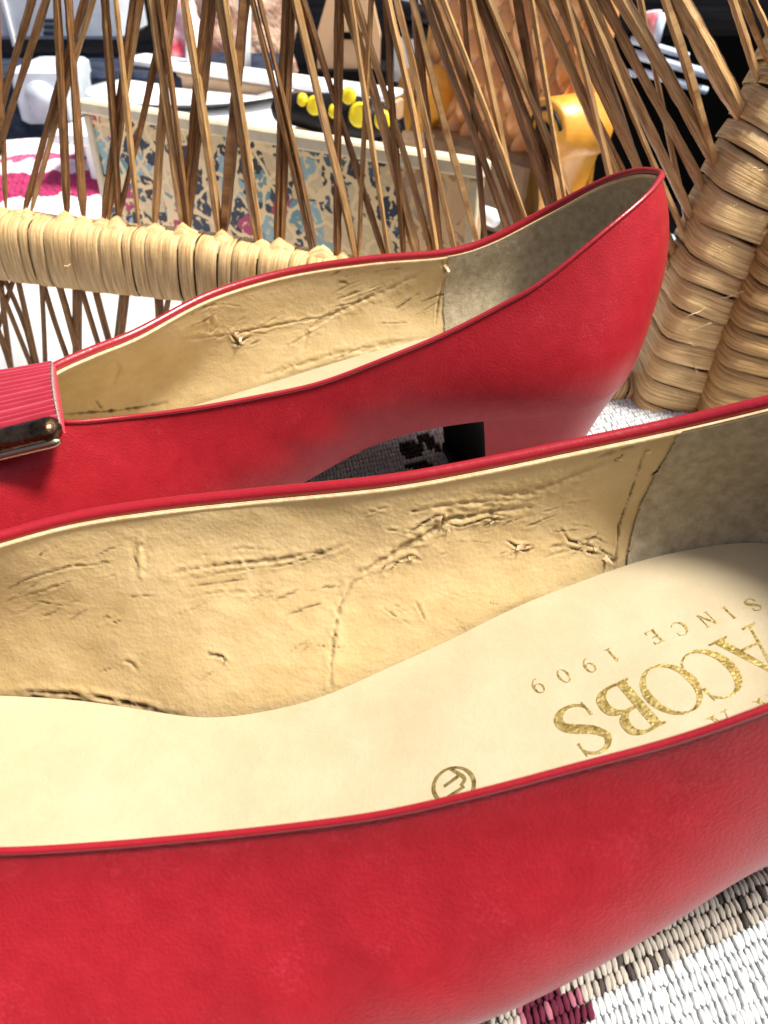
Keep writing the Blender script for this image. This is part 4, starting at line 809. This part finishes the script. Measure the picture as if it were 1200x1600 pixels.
# yellow dotted black toy
M['yellow'] = mat("bright_yellow", (.85, .68, .02), .35); M['glossblack'] = mat("gloss_black", (.006, .006, .007), .45, spec=.25)
c = at(530, 178, Y=56); toy = thing("dotted_toy", "glossy black rounded toy with bright yellow discs above the collage board", "toy", (c[0], 56, c[2]-2))
path = catmull([at(425, 170, Y=58), at(470, 172, Y=57), at(530, 182, Y=56), at(590, 192, Y=55), at(625, 205, Y=54)], 40)
rr = np.interp(np.linspace(0, 1, 40), [0, .05, .2, .5, .8, 1], [.15, .8, 1.0, 1.35, 1.3, .3]); V, F, _ = tube_v(path, rr, 20); part("body", V, F, M['glossblack'], toy)
for (x, y, r_) in ((492, 167, 13), (522, 176, 9), (562, 182, 17), (598, 190, 13), (472, 158, 8), (545, 152, 11)):
    q = at(x, y, Y=np.interp(x, [425, 530, 625], [56.6, 54.3, 52.4])); k_ = (q[1]*cp-(q[2]-CAMH)*sp)/FPX; V, F, _ = tube_v([q+[0, .5, .1], q, q-[0, .12, -.03]], np.array([1, 1, .75])*r_*k_, 24); part("yellow_disc", V, F, M['yellow'], toy)
V, F = rbox((c[0]+1, 57, at(530, 215, Y=56)[2]-1.2), (10, 5, 2.2), ax=(1, -.25, 0), bev=.2); tag(mesh("dark_wooden_block", V, F, M['core'], smooth=False, base=(c[0]+1, 57, -1)), "dark brown block under the yellow dotted toy", "block")
# black rack with white panels
M['rackblack'] = M['glossblack']
rk = thing("panel_rack", "black metal rack holding white panels, left of the tufted armchair", "rack", (at(670, 90, Y=96)[0], 97, -9))
def quad_px(name, pts, Yd, th_, m, root):
    V = [at(x, y, Y=Yd) for x, y in pts]; V = V+[v+np.array([0, th_, 0]) for v in V]; n_ = len(pts)
    return part(name, V, [tuple(range(n_)), tuple(range(2*n_-1, n_-1, -1))]+[(i, i+n_, (i+1) % n_+n_, (i+1) % n_) for i in range(n_)], m, root, smooth=False)
quad_px("white_panel", [(612, 45), (668, 55), (662, 105), (652, 160), (610, 132)], 97, .5, M['white'], rk)
quad_px("white_panel", [(686, 58), (733, 70), (733, 125), (700, 120), (678, 106)], 97, .5, M['white'], rk)
quad_px("white_panel", [(613, -30), (745, 25), (745, 36), (613, 10)], 98, .5, M['white'], rk)
for a_, b_, r_ in (((606, 12), (745, 42), .9), ((605, 40), (745, 66), .8), ((684, -20), (668, 180), .7), ((742, 0), (742, 130), .7), ((735, 78), (710, 120), .35), ((608, -30), (606, 190), .6), ((606, 140), (660, 150), .9)):
    V, F, _ = tube_v([at(*a_, Y=95.5), at(*b_, Y=95.5)], r_, 8); part("rack_bar", V, F, M['rackblack'], rk)

# tufted armchair
M['tan'] = mat("tan_leather", (.62, .38, .22), .26, spec=.6, var=(20, (.66, .27, .08), (.82, .42, .17), 5))
M['mustard'] = mat("mustard_leather", (.76, .34, .045), .3, spec=.55, var=(40, (.62, .24, .025), (.82, .40, .06), 5), bump=[('noise', 300, .3, .0008)])
M['railbrown'] = mat("brown_leather_front", (.20, .11, .05), .45, var=(50, (.15, .08, .035), (.26, .155, .075), 5), bump=[('noise', 500, .3, .0006)])
O = np.array([11.0, 62.0]); e1 = np.array([-8.2, 12.0]); e1 /= np.linalg.norm(e1); e2 = np.array([-e1[1], e1[0]]); e2 = -e2 if e2[0] < 0 else e2
arm = thing("tufted_armchair", "small mustard and tan armchair with buttoned high back and scrolled arms", "armchair", (15, 68, -9))
def L3(a, b, z): p_ = O+e1*a+e2*b; return np.array([p_[0], p_[1], z])
W_, D_ = 14.5, 3.2
V, F = rbox(L3(W_/2, .9, -3.2), (W_+.4, 2.4, 6.4), ax=(*e1, 0), bev=.5); part("front_rail", V, F, M['railbrown'], arm, smooth=False)
V, F = rbox(L3(W_/2, .9, -7.4), (W_, 2.0, 2.4), ax=(*e1, 0), bev=.2); part("plinth_shade", V, F, M['glossblack'], arm, smooth=False)  # black box painted as the shadow below the front rail
V, F = rbox(L3(W_/2, D_/2+1, -3.6), (W_-.6, D_, 6.6), ax=(*e1, 0), bev=.9); part("seat_cushion", V, F, M['tan'], arm)
for a_, kk in ((-1.9, 0), (W_-.4, 1)):
    pts = []; nprof = 26
    ring_ = []
    for k in range(nprof):                              # arm section: rolled top on a tapering side
        th_ = k/(nprof-1); an_ = math.radians(-60+th_*300)
        ring_.append((2.2*math.cos(an_)*(-1 if not kk else 1), 2.4+2.2*math.sin(an_)))
    ring_.append((-1.3 if not kk else 1.3, -8.8)); ring_.append((1.5 if not kk else -1.5, -8.8))
    if kk == 0: pass
    Vs = []
    for b_ in (-.9, -.75, D_*.5, D_+.6, D_+.8):
        s_ = .93 if b_ in (-.9, D_+.8) else 1
        Vs += [L3(a_+x*s_, b_, 2.4+(z-2.4)*s_) for x, z in ring_]
    nr = len(ring_); Fs = gridf(5, nr, closed_v=True)+[tuple(range(nr)), tuple(reversed(range(4*nr, 5*nr)))]
    ar = part("arm", Vs, Fs, M['mustard'], arm)
    if kk: continue
    sp_ = [L3(a_+math.cos(x)*(.28+.16*x)*(1), -1.0, 2.4+math.sin(x)*(.28+.16*x)) for x in np.linspace(0, 9.2, 50)]
    V, F, _ = tube_v(sp_, .14, 6); part("scroll_trim", V, F, M['glossblack'], ar)
    V, F, _ = tube_v([L3(a_, -.8, 2.4), L3(a_, -1.15, 2.4)], .7, 18); part("scroll_button", V, F, M['glossblack'], ar)
# back with diamond buttoning
nb1, nb2 = 90, 110; G_ = np.zeros((nb1, nb2, 3)); btn = []
for i in range(nb1):
    for j in range(nb2):
        u = i/(nb1-1); v = j/(nb2-1); a_ = -1.0+(W_+2.0)*u; z = -1+17*v; lean = D_-1.2-.5*math.sin(v*2)+v*3.2
        gx, gz = a_/2.1, z/2.0
        bx = abs(math.sin((gx+gz*.5)*math.pi)); bz = abs(math.sin((gx-gz*.5)*math.pi)); puff = 1.25*(bx*bz)**.5
        G_[i, j] = L3(a_, lean-puff, z)
Vk = G_.reshape(-1, 3); back_side = Vk+np.array([e2[0]*2.6, e2[1]*2.6, 0]); o1 = nb1*nb2; back_side[:, :] = [v for v in back_side]
ring = [i*nb2 for i in range(nb1)]+[(nb1-1)*nb2+j for j in range(1, nb2)]+[i*nb2+nb2-1 for i in range(nb1-2, -1, -1)]+[j for j in range(nb2-2, 0, -1)]
Fk = gridf(nb1, nb2)+[tuple(q+o1 for q in f[::-1]) for f in gridf(nb1, nb2)]+[(ring[i], ring[(i+1) % len(ring)], ring[(i+1) % len(ring)]+o1, ring[i]+o1) for i in range(len(ring))]
part("buttoned_back", np.vstack([Vk, back_side]), Fk, M['tan'], arm)
for i in range(-4, 12):
    for j in range(-1, 18):
        gz = j; gx = i+.5*(j % 2)
        a_, z = gx*2.1, gz*2.0/1.0
        if -.5 < a_ < W_+.5 and 0 < z < 15.5:
            v = (z+1)/17; q = L3(a_, D_-1.2-.5*math.sin(v*2)+v*3.2-.1, z); sph = [q+np.array([math.cos(b)*math.cos(a)*.3, math.cos(b)*math.sin(a)*.3, math.sin(b)*.3]) for a in np.linspace(0, 2*math.pi, 8, endpoint=False) for b in np.linspace(-1.5, 1.5, 5)]
            part("button", sph, gridf(8, 5, closed_u=True), M['railbrown'], arm)
for a_ in (-1.35, W_+1.35):
    bk_ = [L3(a_, D_-1.2-.5*math.sin(v*2)+v*3.2+.5, -1+17.2*v) for v in np.linspace(0, 1, 12)]
    V, F, _ = tube_v(bk_, .75, 12, ry=1.2); part("back_side", V, F, M['tan'] if a_ < 0 else M['mustard'], arm)
# dark crates and pale streaks at the right
M['matteblack'] = mat('matte_black', (.004, .004, .004), 1.0, spec=0.0)
M['stripe'] = mat("pale_blue_strip", (.62, .76, .95), .3)
bx = thing("striped_case", "black case with long pale blue strips, upper right behind the rods", "case", (34, 88, -9))
c = at(1020, 140, Y=84); V, F = rbox((c[0], 88, -1.5), (26, 8, 15), bev=.4); part("body", V, F, M['matteblack'], bx, smooth=False)
for (p_, q_, r_) in (((985, 62), (1075, 88), .32), ((988, 84), (1108, 116), .42), ((1000, 112), (1104, 142), .34), ((975, 112), (995, 117), .3)):
    V, F, _ = tube_v([at(*p_, Y=83.8), at(*q_, Y=83.8)], r_, 8); part("strip", V, F, M['stripe'], bx)
M['greycloth'] = mat("grey_plastic_sheet", (.30, .34, .38), .3, var=(30, (.03, .035, .04), (.62, .68, .74), 6), bump=[('noise', 30, .8, .01)])
q = at(960, 290, Y=50); V = []
for i in range(40):
    for j in range(30):
        u, v = i/39, j/29; x_ = 9.5+12*u; y_ = 44+14*v; V.append((x_, y_, -8.6+2.2*float(vnoise(np.array([u*5+3]), np.array([v*5+3]), 61)[0])+2.5*v))
gs_ = mesh("plastic_sheet", V, gridf(40, 30), M['greycloth'], base=(15, 50, -8.6)); tag(gs_, "crumpled grey plastic sheet beyond the heel of the rear shoe", "sheet"); m_ = gs_.modifiers.new("thickness", 'SOLIDIFY'); m_.thickness = .002
V, F, _ = tube_v([at(1022, 22, Y=83), at(1034, 20, Y=83), at(1020, 75, Y=83)][1:], .5, 10); tag(mesh("pale_stick", V, F, M['stripe'], base=at(1020, 75, Y=83)), "short pale stick standing by the striped case", "stick")
V, F, _ = tube_v([at(1018, 18, Y=83.5), at(1016, 60, Y=83.5)], .9, 10); tag(mesh("red_marker", V, F, M['pinkred'], base=at(1016, 60, Y=83.5)), "red capped marker beside the pale stick", "marker")
V, F, _ = tube_v([at(748, 332, Y=47), at(775, 342, Y=46)], .5, 12); tag(mesh("white_tube", V, F, M['white'], base=at(760, 335, Y=46.5)), "small white tube lying right of the collage board", "tube")
